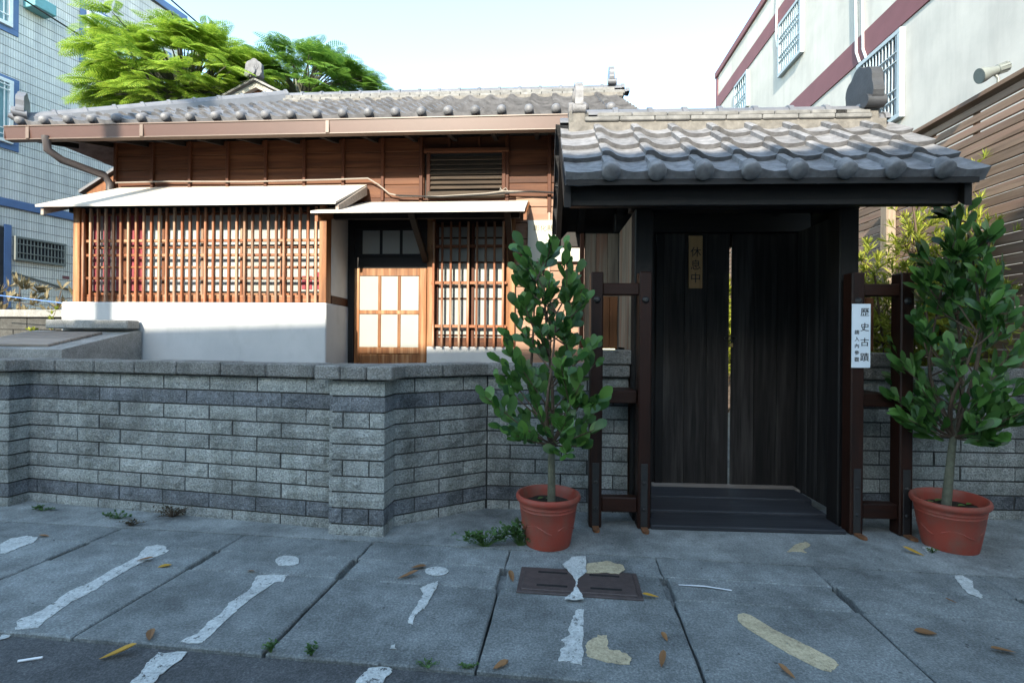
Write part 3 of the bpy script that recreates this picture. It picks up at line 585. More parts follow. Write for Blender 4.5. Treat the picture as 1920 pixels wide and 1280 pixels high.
# fascia, bargeboards, rafters, beams
bx('fascia', 'wood_dark_x', G, GX0+.06, GX1-.06, GEY+.10, GEY+.16, 2.008, 2.135); bx('fascia', 'wood_dark_x', G, GX0+.06, GX1-.06, 2*GRY-GEY-.16, 2*GRY-GEY-.10, 2.008, 2.135)
for x in (GX0+.02, GX1-.06):
    for sg in (0, 1):
        ye = GEY+.06 if sg == 0 else 2*GRY-GEY-.06
        h = MB(); e = [(x, ye, 2.13), (x, GRY, GRZ-.05), (x, GRY, GRZ-.19), (x, ye, 1.99)]
        h.add(e+[(a+.04, b, c) for a, b, c in e], [(0, 1, 2, 3), (7, 6, 5, 4), (0, 4, 5, 1), (1, 5, 6, 2), (2, 6, 7, 3), (3, 7, 4, 0)]); h.build('bargeboard', 'wood_dark_x', G)
for k in range(7):
    x = GX0+.2+.31*k
    for sg in (0, 1):
        ye = GEY+.17 if sg == 0 else 2*GRY-GEY-.17
        h = MB(); e = [(x, ye, 2.19), (x, GRY, GRZ-.05), (x, GRY, GRZ-.12), (x, ye, 2.12)]
        h.add(e+[(a+.05, b, c) for a, b, c in e], [(0, 1, 2, 3), (7, 6, 5, 4), (0, 4, 5, 1), (1, 5, 6, 2), (2, 6, 7, 3), (3, 7, 4, 0)]); h.build('rafter', 'wood_dark_x', G)
bx('ridge_beam', 'wood_dark_x', G, GX0+.08, GX1-.08, GRY-.06, GRY+.06, 2.42, 2.56); bx('lintel', 'wood_dark_x', G, -.76, .74, .12, .24, 2.10, 2.26); bx('lintel', 'wood_dark_x', G, -.76, .80, .84, .95, 2.10, 2.26)
for x0 in (-.735, .600):
    bx('main_post', 'wood_dark_z', G, x0, x0+.125, .10, .235, 0, 2.10, .008)
    bx('rear_post', 'wood_dark_z', G, x0+.01 if x0 < 0 else x0+.12, x0+.115 if x0 < 0 else x0+.215, .84, .95, 0, 2.10, .006)
for k in range(4): bx('side_plank', 'wood_door', G, .70, .725, .24+.15*k, .387+.15*k, .03, 2.10, .003)
for k in range(4): bx('side_plank', 'wood_weathered_z', G, -.725, -.70, .24+.15*k, .387+.15*k, 1.16 if k > 1 else .1, 2.10, .003)
for k in range(4): bx('side_board', 'wood_weathered_z', G, -1.0+.095*k, -.907+.095*k, .885+.002*(k % 2), .915, 1.18, 2.10, .003)
bx('side_sill', 'wood_grey_x', G, -1.02, -.63, .875, .93, 1.15, 1.178); bx('jamb_strip', 'wood_red_z', G, -1.04, -1.005, .87, .92, 1.15, 2.1)
for x0 in (-.925, .855):
    for k in range(2): bx('wing_board', 'wood_orange_z', G, x0+.058*k, x0+.056+.058*k, .33+.003*k, .352, 1.155, 1.53, .003)
# double doors
for a, b, hs in ((-.36, .178, 1), (.197, .742, -1)):
    dr = bx('door', 'wood_door', G, a+.01, b-.01, .905, .912, .05, 2.10, 0)
    n = 3; w = (b-a)/n
    for k in range(n):
        x0, x1 = a+w*k+.0012, a+w*(k+1)-.0012; zb0, zb1 = (.035+.03*(abs((x0 if hs > 0 else x1)-.185) < .2)*0, .035)
        bx('plank', 'wood_door', dr, x0, x1, .885+.002*(k % 2), .904, .04, 2.10, .002)
    for z in (.35, 1.0, 1.75): bx('ledge', 'wood_dark_x', dr, a+.07, b-.07, .913, .94, z, z+.09)
bx('jamb', 'wood_dark_z', G, .782, .838, .885, .91, .03, 2.10); bx('jamb', 'wood_dark_z', G, -.415, -.350, .88, .93, .03, 2.10); bx('jamb', 'wood_dark_z', G, -.74, -.41, .90, .93, .03, 2.10)
# plank steps
bx('step_plank', 'wood_plank_dark', G, -.645, .575, -.045, .215, 0, .028, .005); bx('step_plank', 'wood_plank_dark', G, -.60, .60, .22, .50, 0, .042, .005); bx('step_plank', 'wood_plank_dark', G, -.55, .65, .505, .76, 0, .055, .005)
bx('threshold', 'wood_grey_x', G, -.45, .70, .765, .90, 0, .05, .006)
# flanking bracing frames with bolts, iron straps and rusty spikes
for x, ys, side in ((-1.0, 0, -1), (-.69, 0, 1), (.635, 0, -1), (.935, 0, 1)):
    ps = bx('frame_post', 'wood_frame_z', G, x-.04, x+.04, ys-.045, ys+.055, .0, 1.652+random.uniform(-.004, .006), .007)
    MB().lathe([(.001, .018), (.014, .015), (.022, .004), (.024, 0)], 12).build('bolt', 'iron', ps, True, (x, ys-.045, 1.475), (R(90), 0, 0))
    bx('iron_strap', 'iron', ps, x-.022, x+.022, ys-.05, ys-.045, 0, .42, .002)
    for z in (.13, .30): MB().lathe([(.001, .012), (.009, .009), (.013, 0)], 10).build('bolt', 'iron', ps, True, (x, ys-.05, z), (R(90), 0, 0))
    g = MB(); g.prism([(x-.02, ys-.05), (x+.02, ys-.05), (x+.021, ys-.115), (x+.01, ys-.135), (x-.01, ys-.135), (x-.021, ys-.115)], .002, .016, 'z'); g.build('foot_spike', 'rust', ps)
for a, b in ((-.96, -.73), (.675, .895)):
    bx('crossbar', 'wood_frame_x', G, a-.002, b+.002, -.03, .045, 1.508, 1.585, .006); bx('crossbar', 'wood_frame_x', G, a+.001, b-.001, .0, .30, .802, .885, .006); bx('crossbar', 'wood_frame_x', G, a+.001, b-.001, -.03, .045, .10, .195, .006)
gm = Matrix.Translation((1.55, 3.27, 0)) @ Matrix.Rotation(R(-3), 4, 'Z')
# hanging plaque, white notice, padlock
pq = tag(MB().box(-.055, .055, -.008, .008, -.215, .215, .003).build('plaque', 'plaque_wood', None), 'narrow wooden plaque with three black characters hung on the left gate door', 'sign'); pq.matrix_world = gm @ Matrix.Translation((-.10, .874, 1.862))
for k, c in enumerate('休息中'): text_part(c, .088, 'ink', pq, (0, -.0095, .075-.105*k), (R(90), 0, 0))
ws = tag(MB().box(-.056, .056, -.004, .004, -.20, .20, .001).build('notice_board', 'sign_white', None), 'white vertical notice with black characters fixed to the right bracing frame', 'sign'); ws.matrix_world = gm @ Matrix.Translation((.643, -.057, 1.255))
for k, c in enumerate('歷史古蹟'): text_part(c, .056, 'ink', ws, (.020, -.005, .145-.094*k), (R(90), 0, 0))
for k, c in enumerate('請入內參觀'): text_part(c, .030, 'ink', ws, (-.027, -.005, .02-.0425*k), (R(90), 0, 0))
pl = thing('padlock', 'small brass padlock with chain loop joining the two gate doors', 'padlock'); pl.matrix_world = gm @ Matrix.Translation((.185, .865, 1.19))
MB().box(-.017, .017, -.009, .009, -.02, .014, .004).build('lock_body', 'brass', pl); MB().tube([(-.011, 0, .012), (-.011, 0, .032), (0, 0, .042), (.011, 0, .032), (.011, 0, .012)], .0035, 8).build('shackle', 'iron', pl, True)
for k in range(8):
    t = 2*math.pi*k/8; MB().tube([(.045*math.cos(t+q)*1.1, .004*(k % 2), .05+.018*math.sin(t+q)) for q in (0, .3, .6, .85)], .005, 6).build('chain_link', 'iron', pl, True)
# ------------------------------------------------------------------ potted trees
def leaf_mesh(name, mat, L=.085, w=.046, fold=.12, curl=.10):
    g = MB(); st = [(0, .04), (.18, .5), (.42, .86), (.66, 1.), (.86, .74), (1., .08)]
    for t, k in st:
        y = L*t; z = -curl*L*t*t; hw = w/2*k
        g.v += [(-hw, y, z+fold*hw), (0, y, z), (hw, y, z+fold*hw)]
    for i in range(len(st)-1):
        for j in range(2): g.f.append((3*i+j, 3*i+j+1, 3*i+j+4, 3*i+j+3))
    return g.mesh(name, mat, True)
LEAF = [leaf_mesh('leaf', 'leaf_dark', .10, .057), leaf_mesh('leaf', 'leaf_dark', .094, .052, .25, .15), leaf_mesh('leaf', 'leaf_dark', .104, .054, .2, .0), leaf_mesh('leaf', 'leaf_dark', .085, .054, .1, .25)]
LEAFN = [leaf_mesh('leaf', 'leaf_new', .09, .048, .3, .1)]
LEAF2 = [leaf_mesh('leaf', 'leaf_dark', .112, .05), leaf_mesh('leaf', 'leaf_dark', .10, .043, .25, .15), leaf_mesh('leaf', 'leaf_dark', .116, .05, .2, .05)]
def put_leaf(par, me, p, d, up, sc=1.):
    d = d.normalized(); x = d.cross(up)
    if x.length < 1e-3: x = Vector((1, 0, 0))
    x.normalize(); z = x.cross(d); m = Matrix((x, d, z)).transposed().to_4x4(); o = ob('leaf', me, par); o.matrix_basis = Matrix.Translation(p) @ m @ Matrix.Scale(sc, 4); return o
def interp(prof, z):
    for (z0, r0), (z1, r1) in zip(prof[:-1], prof[1:]):
        if z0 <= z <= z1: return r0+(r1-r0)*(z-z0)/(z1-z0)
    return 0
def potted(label, loc, prof, fork, nb, leaves, seed, tilt=(0, 0), cap=295, lean=0., dense=0):
    rd = random.Random(seed); T = thing('potted_tree', label, 'plant', loc)
    pr = [(.128, .004), (.132, 0), (.137, .02), (.158, .14), (.168, .215), (.170, .218), (.168, .222), (.171, .235), (.173, .238), (.171, .242), (.175, .262), (.187, .264), (.192, .272), (.193, .285), (.188, .297), (.178, .299), (.172, .292), (.166, .26), (.160, .225)]
    pot = MB().lathe(pr, 48).build('pot', 'terracotta', T, True, (0, 0, 0), (R(tilt[0]), R(tilt[1]), 0))
    wv = MB()
    for k in range(5):
        a0 = 2*math.pi*k/5; wv.tube([((.155+.001)*math.cos(a0+.2*i)*(1+.0), (.155+.001)*math.sin(a0+.2*i), .125+.022*math.sin(i*.9)) for i in range(6)], .0035, 5)
    wv.build('pot_relief', 'terracotta', pot, True)
    g = MB(); n = 20; g.v.append((0, 0, .236))
    for j in (1, 2, 3):
        for k in range(n): g.v.append((.0555*j*math.cos(2*math.pi*k/n), .0555*j*math.sin(2*math.pi*k/n), .232+rd.uniform(-.006, .006)))
    g.f += [(0, 1+k, 1+(k+1) % n) for k in range(n)]+[(1+j*n+k, 1+(j+1)*n+k, 1+(j+1)*n+(k+1) % n, 1+j*n+(k+1) % n) for j in range(2) for k in range(n)]
    g.build('soil', 'soil', pot, False)
    for k in range(5):
        a = rd.uniform(0, 6.28); r = rd.uniform(.05, .13); put_leaf(pot, LEAFN[0], Vector((r*math.cos(a), r*math.sin(a), .242)), Vector((math.cos(a*3), math.sin(a*3), .05)), Vector((0, 0, 1)), .6).name = 'dead_leaf'
    top = prof[-1][0]; ax = lambda z: Vector((.02*math.sin(z*2.2+seed)+lean*(z-.25), .015*math.cos(z*2.7), z))
    zs = [.22+(fork+.10-.22)*i/6 for i in range(7)]
    MB().tube([ax(z) for z in zs], [.026-.0016*i for i in range(7)], 10).build('trunk', 'bark', T, True)
    g = MB(); br = []
    stems = []
    for k in range(4):
        a = 2*math.pi*k/4+seed; h = top*(.93-.1*k) if k else top*.96
        pts = [ax(fork)+Vector((0, 0, -.01))]
        for i in range(1, 8):
            z = fork+(h-fork)*i/7; rr = (.09+.02*k)*math.sin(min(1, i/4)*math.pi/2)*(interp(prof, min(z, top-.01))/.36+.15); pts.append(ax(z)+Vector((math.cos(a+.15*i)*rr, math.sin(a+.15*i)*rr, 0)))
        stems.append(pts); g.tube(pts, [.013-.0013*i for i in range(8)], 6)
    for i in range(nb):
        st = stems[i % 4]; f = ((i//4)+.4*rd.random())/(nb/4); zt = prof[0][0]+(top-prof[0][0])*(.02+.96*f**1.1)
        rr = interp(prof, zt)*rd.uniform(.72, 1.08); a = i*2.39996+rd.uniform(-.3, .3); c = ax(zt); end = c+Vector((math.cos(a)*rr, math.sin(a)*rr, 0))
        zb = max(fork-.01, zt-rr*rd.uniform(.7, 1.2)); k = min(range(len(st)), key=lambda q: abs(st[q].z-zb)); b0 = st[k]
        mid = b0.lerp(end, .5)+Vector((0, 0, -.04*rr)); pts = [b0, b0.lerp(mid, .5)+Vector((0, 0, -.02*rr)), mid, mid.lerp(end, .55), end]; g.tube(pts, [.0055, .0048, .004, .0032, .0025], 5)
        br.append(pts)
    g.build('branches', 'twig', T, True)
    cnt = 0; extra = MB()
    for pts in br:
        d = (pts[-1]-pts[2]).normalized(); n = rd.choice((5, 6, 6, 7))
        for j in range(n):
            if cnt >= cap: break
            t = j/(n-1); p = pts[2].lerp(pts[-1], .15+.85*t) if t < .95 else pts[-1]
            out = Vector((rd.uniform(-1, 1), rd.uniform(-1, 1), rd.uniform(-.3, .9))); dd = d*(.55+.5*t)+out*.75+Vector((0, 0, .25))
            upv = Vector((rd.uniform(-.7, .7), rd.uniform(-1.6, -.2), .8)); me = rd.choice(leaves) if rd.random() > .07 else LEAFN[0]
            put_leaf(T, me, p, dd, upv, rd.uniform(.6, 1.2)); cnt += 1
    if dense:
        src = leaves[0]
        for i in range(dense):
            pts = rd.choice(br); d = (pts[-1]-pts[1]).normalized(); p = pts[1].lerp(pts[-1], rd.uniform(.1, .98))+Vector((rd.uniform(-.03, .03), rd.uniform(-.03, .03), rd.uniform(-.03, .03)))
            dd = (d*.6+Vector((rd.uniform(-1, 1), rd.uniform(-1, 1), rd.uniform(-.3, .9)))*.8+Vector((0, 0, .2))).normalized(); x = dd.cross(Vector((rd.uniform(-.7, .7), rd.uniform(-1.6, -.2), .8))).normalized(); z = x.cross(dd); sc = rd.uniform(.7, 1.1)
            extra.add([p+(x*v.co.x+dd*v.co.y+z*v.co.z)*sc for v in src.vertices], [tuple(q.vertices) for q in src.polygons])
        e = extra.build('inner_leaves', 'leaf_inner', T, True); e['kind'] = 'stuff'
    return T
potted('potted tree with sparse rounded leaves in an upright red pot, left of the gate', (.225, 3.03, 0), [(.55, .20), (.63, .32), (.76, .40), (.92, .40), (1.05, .31), (1.2, .24), (1.5, .21), (1.75, .18), (1.87, .07)], .60, 48, LEAF, 1, dense=330)
potted('dense dark potted tree in a red pot beside the right bracing frame', (2.63, 3.03, 0), [(.64, .16), (.72, .29), (.9, .35), (1.15, .34), (1.4, .27), (1.7, .20), (1.95, .10), (2.02, .03)], .66, 50, LEAF2, 5, (2, -3), lean=.02, dense=720)

# ------------------------------------------------------------------ feathery trees behind the house
def feather_tree(label, base, crown, rx, ry, rz, seed, mat, ntip):
    rd = random.Random(seed); T = thing('feathery_tree', label, 'tree', base, 0, 'feathery trees behind the house'); cz = crown[2]-base[2]; cx, cy = crown[0]-base[0], crown[1]-base[1]
    MB().tube([(0, 0, 0), (.05, .1, cz*.3), (cx*.3, cy*.3, cz*.62), (cx*.7, cy*.7, cz-rz*.4), (cx, cy, cz)], [.16, .14, .11, .08, .04], 10).build('trunk', 'bark', T, True)
    g = MB(); lim = MB(); c = Vector((cx, cy, cz))
    hubs = []
    for i in range(ntip//6):
        a = i*2.39996; u = 1-2*(i+.5)/(ntip/6); rr = rd.uniform(.7, 1.); hubs.append(c+Vector((rx*rr*math.cos(a)*math.sqrt(1-u*u*.85), ry*rr*math.sin(a)*math.sqrt(1-u*u*.85), rz*u*rr)))
    for i in range(ntip):
        hb = hubs[i % len(hubs)]; tip = hb+Vector((rd.gauss(0, .2), rd.gauss(0, .2), rd.gauss(0, .07))); b0 = c+Vector((0, 0, -rz*.5)).lerp(hb-c, .25)
        lim.tube([b0, b0.lerp(tip, .5)+Vector((0, 0, .08)), tip], [.022, .013, .006], 5)
        outd = (tip-c); outd.z *= .3; outd.normalize()
        for k in range(rd.choice((4, 5, 6))):
            yaw = rd.uniform(-1.3, 1.3); d = Matrix.Rotation(yaw, 3, 'Z') @ outd; L = rd.uniform(.28, .52); el = rd.uniform(-.15, .5)
            sd = Vector((-d.y, d.x, 0)); tw = rd.uniform(-.35, .35); sd = (sd+Vector((0, 0, tw))).normalized(); ps = []
            for j in range(14):
                t = j/13; ps.append(tip+d*L*t+Vector((0, 0, L*(el*t-.4*t*t))))
            for j in range(1, 14):
                pl = .15*L/.5*math.sin(math.pi*min(.95, (.18+.8*j/14))); t_ = (ps[j]-ps[j-1]).normalized()
                for sg in (-1, 1):
                    q = ps[j]; e = q+sd*sg*pl+t_*pl*.45+Vector((0, 0, -.25*pl)); wv = t_*.011
                    ax_ = (e-q)/3
                    for l_ in range(3):
                        for s2 in (-1, 1): a_ = q+ax_*(l_+.35); b_ = a_+ax_*1.3+wv*2.8*s2+Vector((0, 0, -.004)); m_ = a_.lerp(b_, .5); n_ = ax_*.45; g.add([a_, m_-n_, b_, m_+n_], [(0, 1, 2, 3)])
    lim.build('limbs', 'bark', T, True); g.build('crown', mat, T)
feather_tree('broad light green feathery tree rising between the tiled block and the roof', (-5.9, 9.4, -.07), (-5.85, 9.0, 5.75), 1.3, 1.0, .80, 3, 'feather', 260)
feather_tree('darker feathery tree rising behind the small rear gable', (-3.7, 10.2, -.07), (-4.1, 9.8, 6.1), 1.25, .9, .6, 8, 'feather_deep', 150)

# ------------------------------------------------------------------ yellow-green needle-leaved shrubs in the garden behind the gate
def needle_shrub(name, label, base, stems, seed, mat='needle', ln=.085, per=12, cat='shrub', wd=.0055):
    rd = random.Random(seed); T = thing(name, label, cat, base); st = MB(); g = MB()
    for (dx, dy, h, spread, n) in stems:
        tipc = Vector((dx, dy, h)); pts = [Vector((dx*.2, dy*.2, 0)), Vector((dx*.6, dy*.6, h*.5)), tipc]; st.tube(pts, [.018, .012, .006], 6)
        for i in range(n):
            t = rd.uniform(.25, 1.05); c = pts[0].lerp(pts[1], t*2) if t < .5 else pts[1].lerp(pts[2], t*2-1)
            a = rd.uniform(0, 6.283); r = spread*math.sqrt(rd.random())*(1.15-.5*t); p = c+Vector((r*math.cos(a), r*math.sin(a), rd.uniform(-.1, .12)))
            if rd.random() < .4: st.tube([c+Vector((0, 0, -.06)), p], [.005, .003], 4)
            d = (p-c+Vector((0, 0, rd.uniform(.0, .25)))).normalized()
            for k in range(per):
                q = d*.7+Vector((rd.uniform(-1, 1), rd.uniform(-1, 1), rd.uniform(-.5, 1)))*.8; q.normalize(); L = ln*rd.uniform(.7, 1.2); s = q.cross(Vector((rd.uniform(-1, 1), rd.uniform(-1, 1), 1))).normalized()*wd
                b = p-d*.03*rd.random(); g.add([b-s*.5, b+s*.5, b+q*L*.6+s, b+q*L*.6-s, b+q*L], [(0, 1, 2, 3), (3, 2, 4)])
    st.build('stem', 'twig', T, True); g.build('foliage', mat, T)
needle_shrub('garden_shrub', 'yellow-green needle-leaved shrub seen between the gate post and right bracing frame', (3.05, 4.75, -.07), [(0, 0, 2.0, .30, 200), (.3, .1, 2.05, .28, 180), (-.25, .1, 1.85, .28, 160), (.1, -.25, 1.5, .3, 150)], 11)
needle_shrub('garden_shrub', 'yellow-green needle-leaved shrub behind the dense potted tree, against the slatted fence', (3.28, 4.15, -.07), [(0, 0, 2.25, .30, 220), (.15, -.2, 2.1, .28, 180), (-.25, .1, 1.9, .28, 160), (.1, -.3, 1.55, .3, 160)], 12)
needle_shrub('pine_shrub', 'young pine with a bare pale branch reaching along the slatted fence', (3.36, 3.78, -.07), [(.05, 0, 2.5, .16, 60), (.1, -.1, 2.1, .25, 80), (-.3, .12, 2.48, .10, 30), (.1, .05, 1.7, .26, 90)], 13, ln=.07, per=16, wd=.004)
needle_shrub('garden_shrub', 'sunlit green hedge inside the yard glimpsed through the gate door gaps', (3.4, 9.0, -.07), [(-.8, 0, 2.2, .6, 260), (.2, .2, 2.3, .6, 260), (1.1, .1, 2.4, .6, 260), (2.0, 0, 2.4, .6, 240)], 14, ln=.13, wd=.014)
# ------------------------------------------------------------------ neighbours
RB = thing('apartment_building', 'pale rendered building with maroon bands and barred windows beyond the slatted fence', 'building', (0, 5.6, -.07), -3.9)
bx('wall', 'wall_cream', RB, 4.9, 13, -4.5, 8.4, 0, 8.48, 0)
bx('band', 'maroon', RB, 4.88, 4.91, -4.5, 8.41, 7.53, 7.87, .003); bx('band', 'maroon', RB, 4.88, 4.91, -4.5, 8.41, 5.37, 5.75, .003); bx('parapet', 'maroon', RB, 4.85, 13.02, -4.52, 8.45, 8.40, 8.56, .01); bx('corner_strip', 'maroon', RB, 4.878, 5.2, 8.30, 8.43, 5.2, 8.40, .003)
def barred(par, d0, d1, z0, z1, nb, rails, mat, s=4.9, sg=-1, frame=.03, trim=None, dark='window_dark'):
    w = bx('window', dark, par, s-.006 if sg < 0 else s-.02, s+.02 if sg < 0 else s+.006, d0, d1, z0, z1, 0); xo = s+sg*.05; a, b = sorted((xo, xo+sg*.014))
    a2, b2 = sorted((s+sg*.004, s+sg*.075)); fm = trim or mat
    for z_ in (z0, z1): bx('frame', fm, w, a2, b2, d0-frame, d1+frame, z_-frame, z_+frame, .003)
    for d_ in (d0, d1): bx('frame', fm, w, a2, b2, d_-frame+.001, d_+frame-.001, z0+frame, z1-frame, .003)
    for k in range(1, nb): d_ = d0+(d1-d0)*k/nb; bx('bar', mat, w, a, b, d_-.008, d_+.008, z0, z1, .002)
    for f in rails: z_ = z0+(z1-z0)*f; bx('bar', mat, w, a+sg*.012, b+sg*.012, d0, d1, z_-.009, z_+.009, .002)
    return w
barred(RB, 1.2, 2.06, 4.2, 5.28, 13, (.22, .33, .66, .77), 'bar_blue'); barred(RB, 3.76, 4.6, 6.48, 7.46, 12, (.25, .35, .62, .72), 'bar_blue', dark='window_tint'); barred(RB, 6.2, 6.93, 6.66, 7.42, 6, (.3, .4, .7), 'bar_blue', dark='window_tint')
for d, z0, z1 in ((2.16, 5.35, 8.4), (2.0, 5.3, 8.4)): MB().tube([(4.87, d, z1), (4.87, d+.06, z1-1), (4.87, d, z0+.2), (4.86, d-.1, z0)], .016, 6).build('cable', 'bar_white', RB, True)
MB().tube([(4.87, 4.75, 8.3), (4.87, 4.8, 7.4), (4.86, 4.7, 7.1), (4.86, 4.55, 7.08)], .018, 6).build('cable', 'bar_white', RB, True)

FN = thing('slatted_fence', 'tall weathered fence of horizontal wooden slats along the right side', 'fence', (0, 5.6, -.07), -3.9)
for k in range(40):
    z = .10+.0765*k
    for d0, d1 in ((-1.95, -.46), (-.455, 1.9), (1.905, 4.2)): bx('slat', 'fence_wood', FN, 3.70+random.uniform(-.003, .003), 3.722, d0, d1-.003, z, z+(.0575 if k > 35 else .068)+random.uniform(-.002, .002), .002)
for d in (-1.80, -1.37, -.92, -.46, 0, .5, 1, 1.5, 1.9, 2.5, 3.2, 4.0): bx('backing_strip', 'fence_wood', FN, 3.723, 3.75, d-.02, d+.02, 0, 3.15, .002)
for d in (-.47, 1.2): bx('post', 'fence_post' if d > -1 else 'fence_wood', FN, 3.61, 3.699, d-.045, d+.045, 0, 3.16 if d < -1 else 2.62, .005)
bx('top_rail', 'fence_wood', FN, 3.66, 3.78, -1.95, 4.2, 3.165, 3.20, .003)
hm = Matrix.Translation((0, 5.6, 0)) @ Matrix.Rotation(R(-3.9), 4, 'Z')
fl = thing('floodlight', 'grey cylindrical floodlight mounted on top of the slatted fence', 'floodlight'); fl.matrix_world = hm @ Matrix.Translation((3.70, -1.60, 3.13)) @ Matrix.Scale(.72, 4)
MB().tube([(0, 0, 0), (0, 0, .07), (-.03, .01, .12)], .014, 8).build('stem', 'lamp_grey', fl, True)
lh = MB(); dv = Vector((-.93, .1, -.30)).normalized(); c0 = Vector((-.01, .0, .155)); st = [(.10, .045), (-.0, .05), (-.005, .043), (-.05, .048), (-.13, .075), (-.17, .078), (-.172, .07), (-.10, .04)]
lh.tube([c0-dv*a for a, r in st], [r for a, r in st], 18); lh.build('lamp_head', 'lamp_grey', fl, True)
for k in range(10):
    t = 2*math.pi*k/10; pv = dv.cross(Vector((0, 0, 1))).normalized(); qv = dv.cross(pv); o = (pv*math.cos(t)+qv*math.sin(t))*.049; MB().tube([c0-dv*.1+o, c0+o], .004, 4).build('cooling_fin', 'lamp_grey', fl)
MB().tube([c0+dv*.095, c0+dv*.10], .039, 16).build('lens', 'glass_dark', fl)

LB = thing('apartment_building', 'pale tile-clad apartment block with blue window trim beyond the feathery trees', 'building', (0, 5.6, -.07), -16)
bx('wall', 'mortar', LB, -17, -9.515, -4, 4.15, 0, 8.9, 0)
for k in range(53):
    z = .04+.1668*k; bx('cladding_strip', 'cladding', LB, -9.52, -9.50, -4, 4.14, z+.005, z+.164, .002)
bx('coping', 'blue_trim', LB, -17, -9.44, -4.05, 4.22, 8.90, 9.06, .01); bx('corner_strip', 'blue_trim', LB, -9.6, -9.485, 4.02, 4.16, 8.3, 8.9, .004); bx('belt_band', 'blue_trim', LB, -9.55, -9.46, -4, 4.15, 3.56, 3.70, .006)
def lbwin(d0, d1, z0, z1, nb, rails):
    w = barred(LB, d0, d1, z0, z1, nb, rails, 'bar_white', -9.5, 1, .03, dark='window_tint')
    for a, b, c, e in ((d0-.14, d1+.14, z1+.03, z1+.10), (d0-.14, d1+.14, z0-.13, z0-.03), (d0-.14, d0-.03, z0-.03, z1+.03), (d1+.03, d1+.14, z0-.03, z1+.03)): bx('trim', 'blue_trim', w, -9.50, -9.478, a, b, c, e, .003)
lbwin(2.02, 3.7, 6.85, 7.85, 17, (.12, .88)); lbwin(-.8, .74, 6.75, 8.0, 16, (.12, .88)); lbwin(-.8, .76, 4.7, 5.75, 16, (.1, .2, .85, .93))
gwn = barred(LB, .85, 1.62, 2.66, 3.05, 14, (.3, .7), 'lamp_grey', -9.5, 1, .02); bx('doorway', 'window_dark', LB, -9.5, -9.49, -.6, .72, 0, 3.2, 0); bx('door_trim', 'blue_trim', LB, -9.5, -9.47, .70, .80, 0, 3.25, .003)
bx('pink_sticker', 'maroon', LB, -9.499, -9.496, 1.62, 1.74, 2.40, 2.46, 0); MB().tube([(-9.47, .8, 2.42), (-9.47, 2.2, 2.1)], .02, 6).build('pipe', 'lamp_grey', LB, True)
bx('cyan_awning', 'cyan_sheet', LB, -9.5, -9.2, .95, 1.3, 7.2, 7.4, .01)
bx('side_awning', 'cyan_sheet', LB, -9.5, -9.25, .96, 1.22, 5.20, 5.25, .004); bx('side_awning', 'yellow_sheet', LB, -9.5, -9.27, .97, 1.22, 5.08, 5.19, .004)
# yard furniture on the left: tank, side wall, shrubs, rope
TK = thing('concrete_tank', 'low concrete tank with plank lid and raised slab against the white bay plinth', 'tank', (0, 5.6, -.07), -3.9)
MB().prism([(-1.5, 0), (-.64, 0), (-.64, 1.34), (-.70, 1.34), (-1.5, 1.165)], -4.9, -3.78, 'x').build('tank_body', 'concrete', TK); bx('raised_slab', 'concrete', TK, -4.68, -3.80, -.80, -.64, 1.36, 1.45, .01)
for k in range(5): MB().box(-4.75, -4.0, -.052, .052, 0, .022, .003).build('lid_plank', 'wood_grey_x', TK, False, (0, -1.36+.112*k, 1.199+.0245*k), (math.atan(.21875), 0, 0))
SW = thing('yard_wall', 'dim block wall left of the house with a flat coping and shrubs above', 'wall', (0, 5.6, -.07), -3.9)
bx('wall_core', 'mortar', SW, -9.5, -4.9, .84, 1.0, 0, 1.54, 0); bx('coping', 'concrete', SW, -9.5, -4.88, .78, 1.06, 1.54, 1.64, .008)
for r in range(9):
    for k in range(12):
        x = -9.45+.40*k-(.2 if r % 2 else 0)
        if x > -9.5 and x+.39 < -4.9: bx('brick', 'mortar', SW, x, x+.39, .822, .842, .03+.168*r, .19+.168*r, .004)  # bricks take the dark mortar grey so the colour stands in for shade
needle_shrub('croton_shrub', 'reddish variegated shrub above the yard wall coping', (-7.0, 7.2, -.07), [(0, 0, 2.0, .35, 60), (.5, .1, 1.95, .35, 50), (-.5, .1, 2.0, .35, 50)], 21, 'croton', .16, 6, wd=.018)
needle_shrub('green_shrub', 'small bright green shrub beside the lattice bay above the yard wall', (-5.95, 7.0, -.07), [(0, 0, 1.9, .22, 70), (.15, 0, 1.8, .2, 50)], 22, 'weed_green', .07, 8, wd=.014)
needle_shrub('green_shrub', 'yellowish climbing weed in front of the yard wall coping', (-5.55, 6.1, -.07), [(0, 0, 1.5, .10, 40), (-.2, 0, 1.3, .08, 25)], 23, 'needle', .05, 7, wd=.012)
tag(MB().tube([(-7.0, 6.2, 1.75), (-6.2, 6.15, 1.70), (-5.3, 6.1, 1.60)], .006, 6).build('rope', 'rope_blue', None, True), 'thin blue rope strung across the side yard', 'rope')
# power lines
def wire(label, a, b, sag):
    a, b = Vector(a), Vector(b); tag(MB().tube([a.lerp(b, t/12)+Vector((0, 0, -sag*4*(t/12)*(1-t/12))) for t in range(13)], .014, 5).build('power_line', 'wire', None, True), label, 'power line', 'power lines')
for a, b in (((-5.97, 7, 6.25), (-5.47, 10, 6.75)),): pass
wire('black power line passing above the barred window of the tile-clad block', (-7.2, 7.5, 7.65), (-5.2, 10.2, 6.5), .06)
wire('black power line ending near the blue coping of the tile-clad block', (-6.6, 7.5, 7.55), (-5.4, 10.2, 6.75), .05)
wire('black power line crossing the ribbed tile wall below the cyan awning', (-7.9, 7.5, 6.6), (-6.6, 9.8, 6.0), .05)
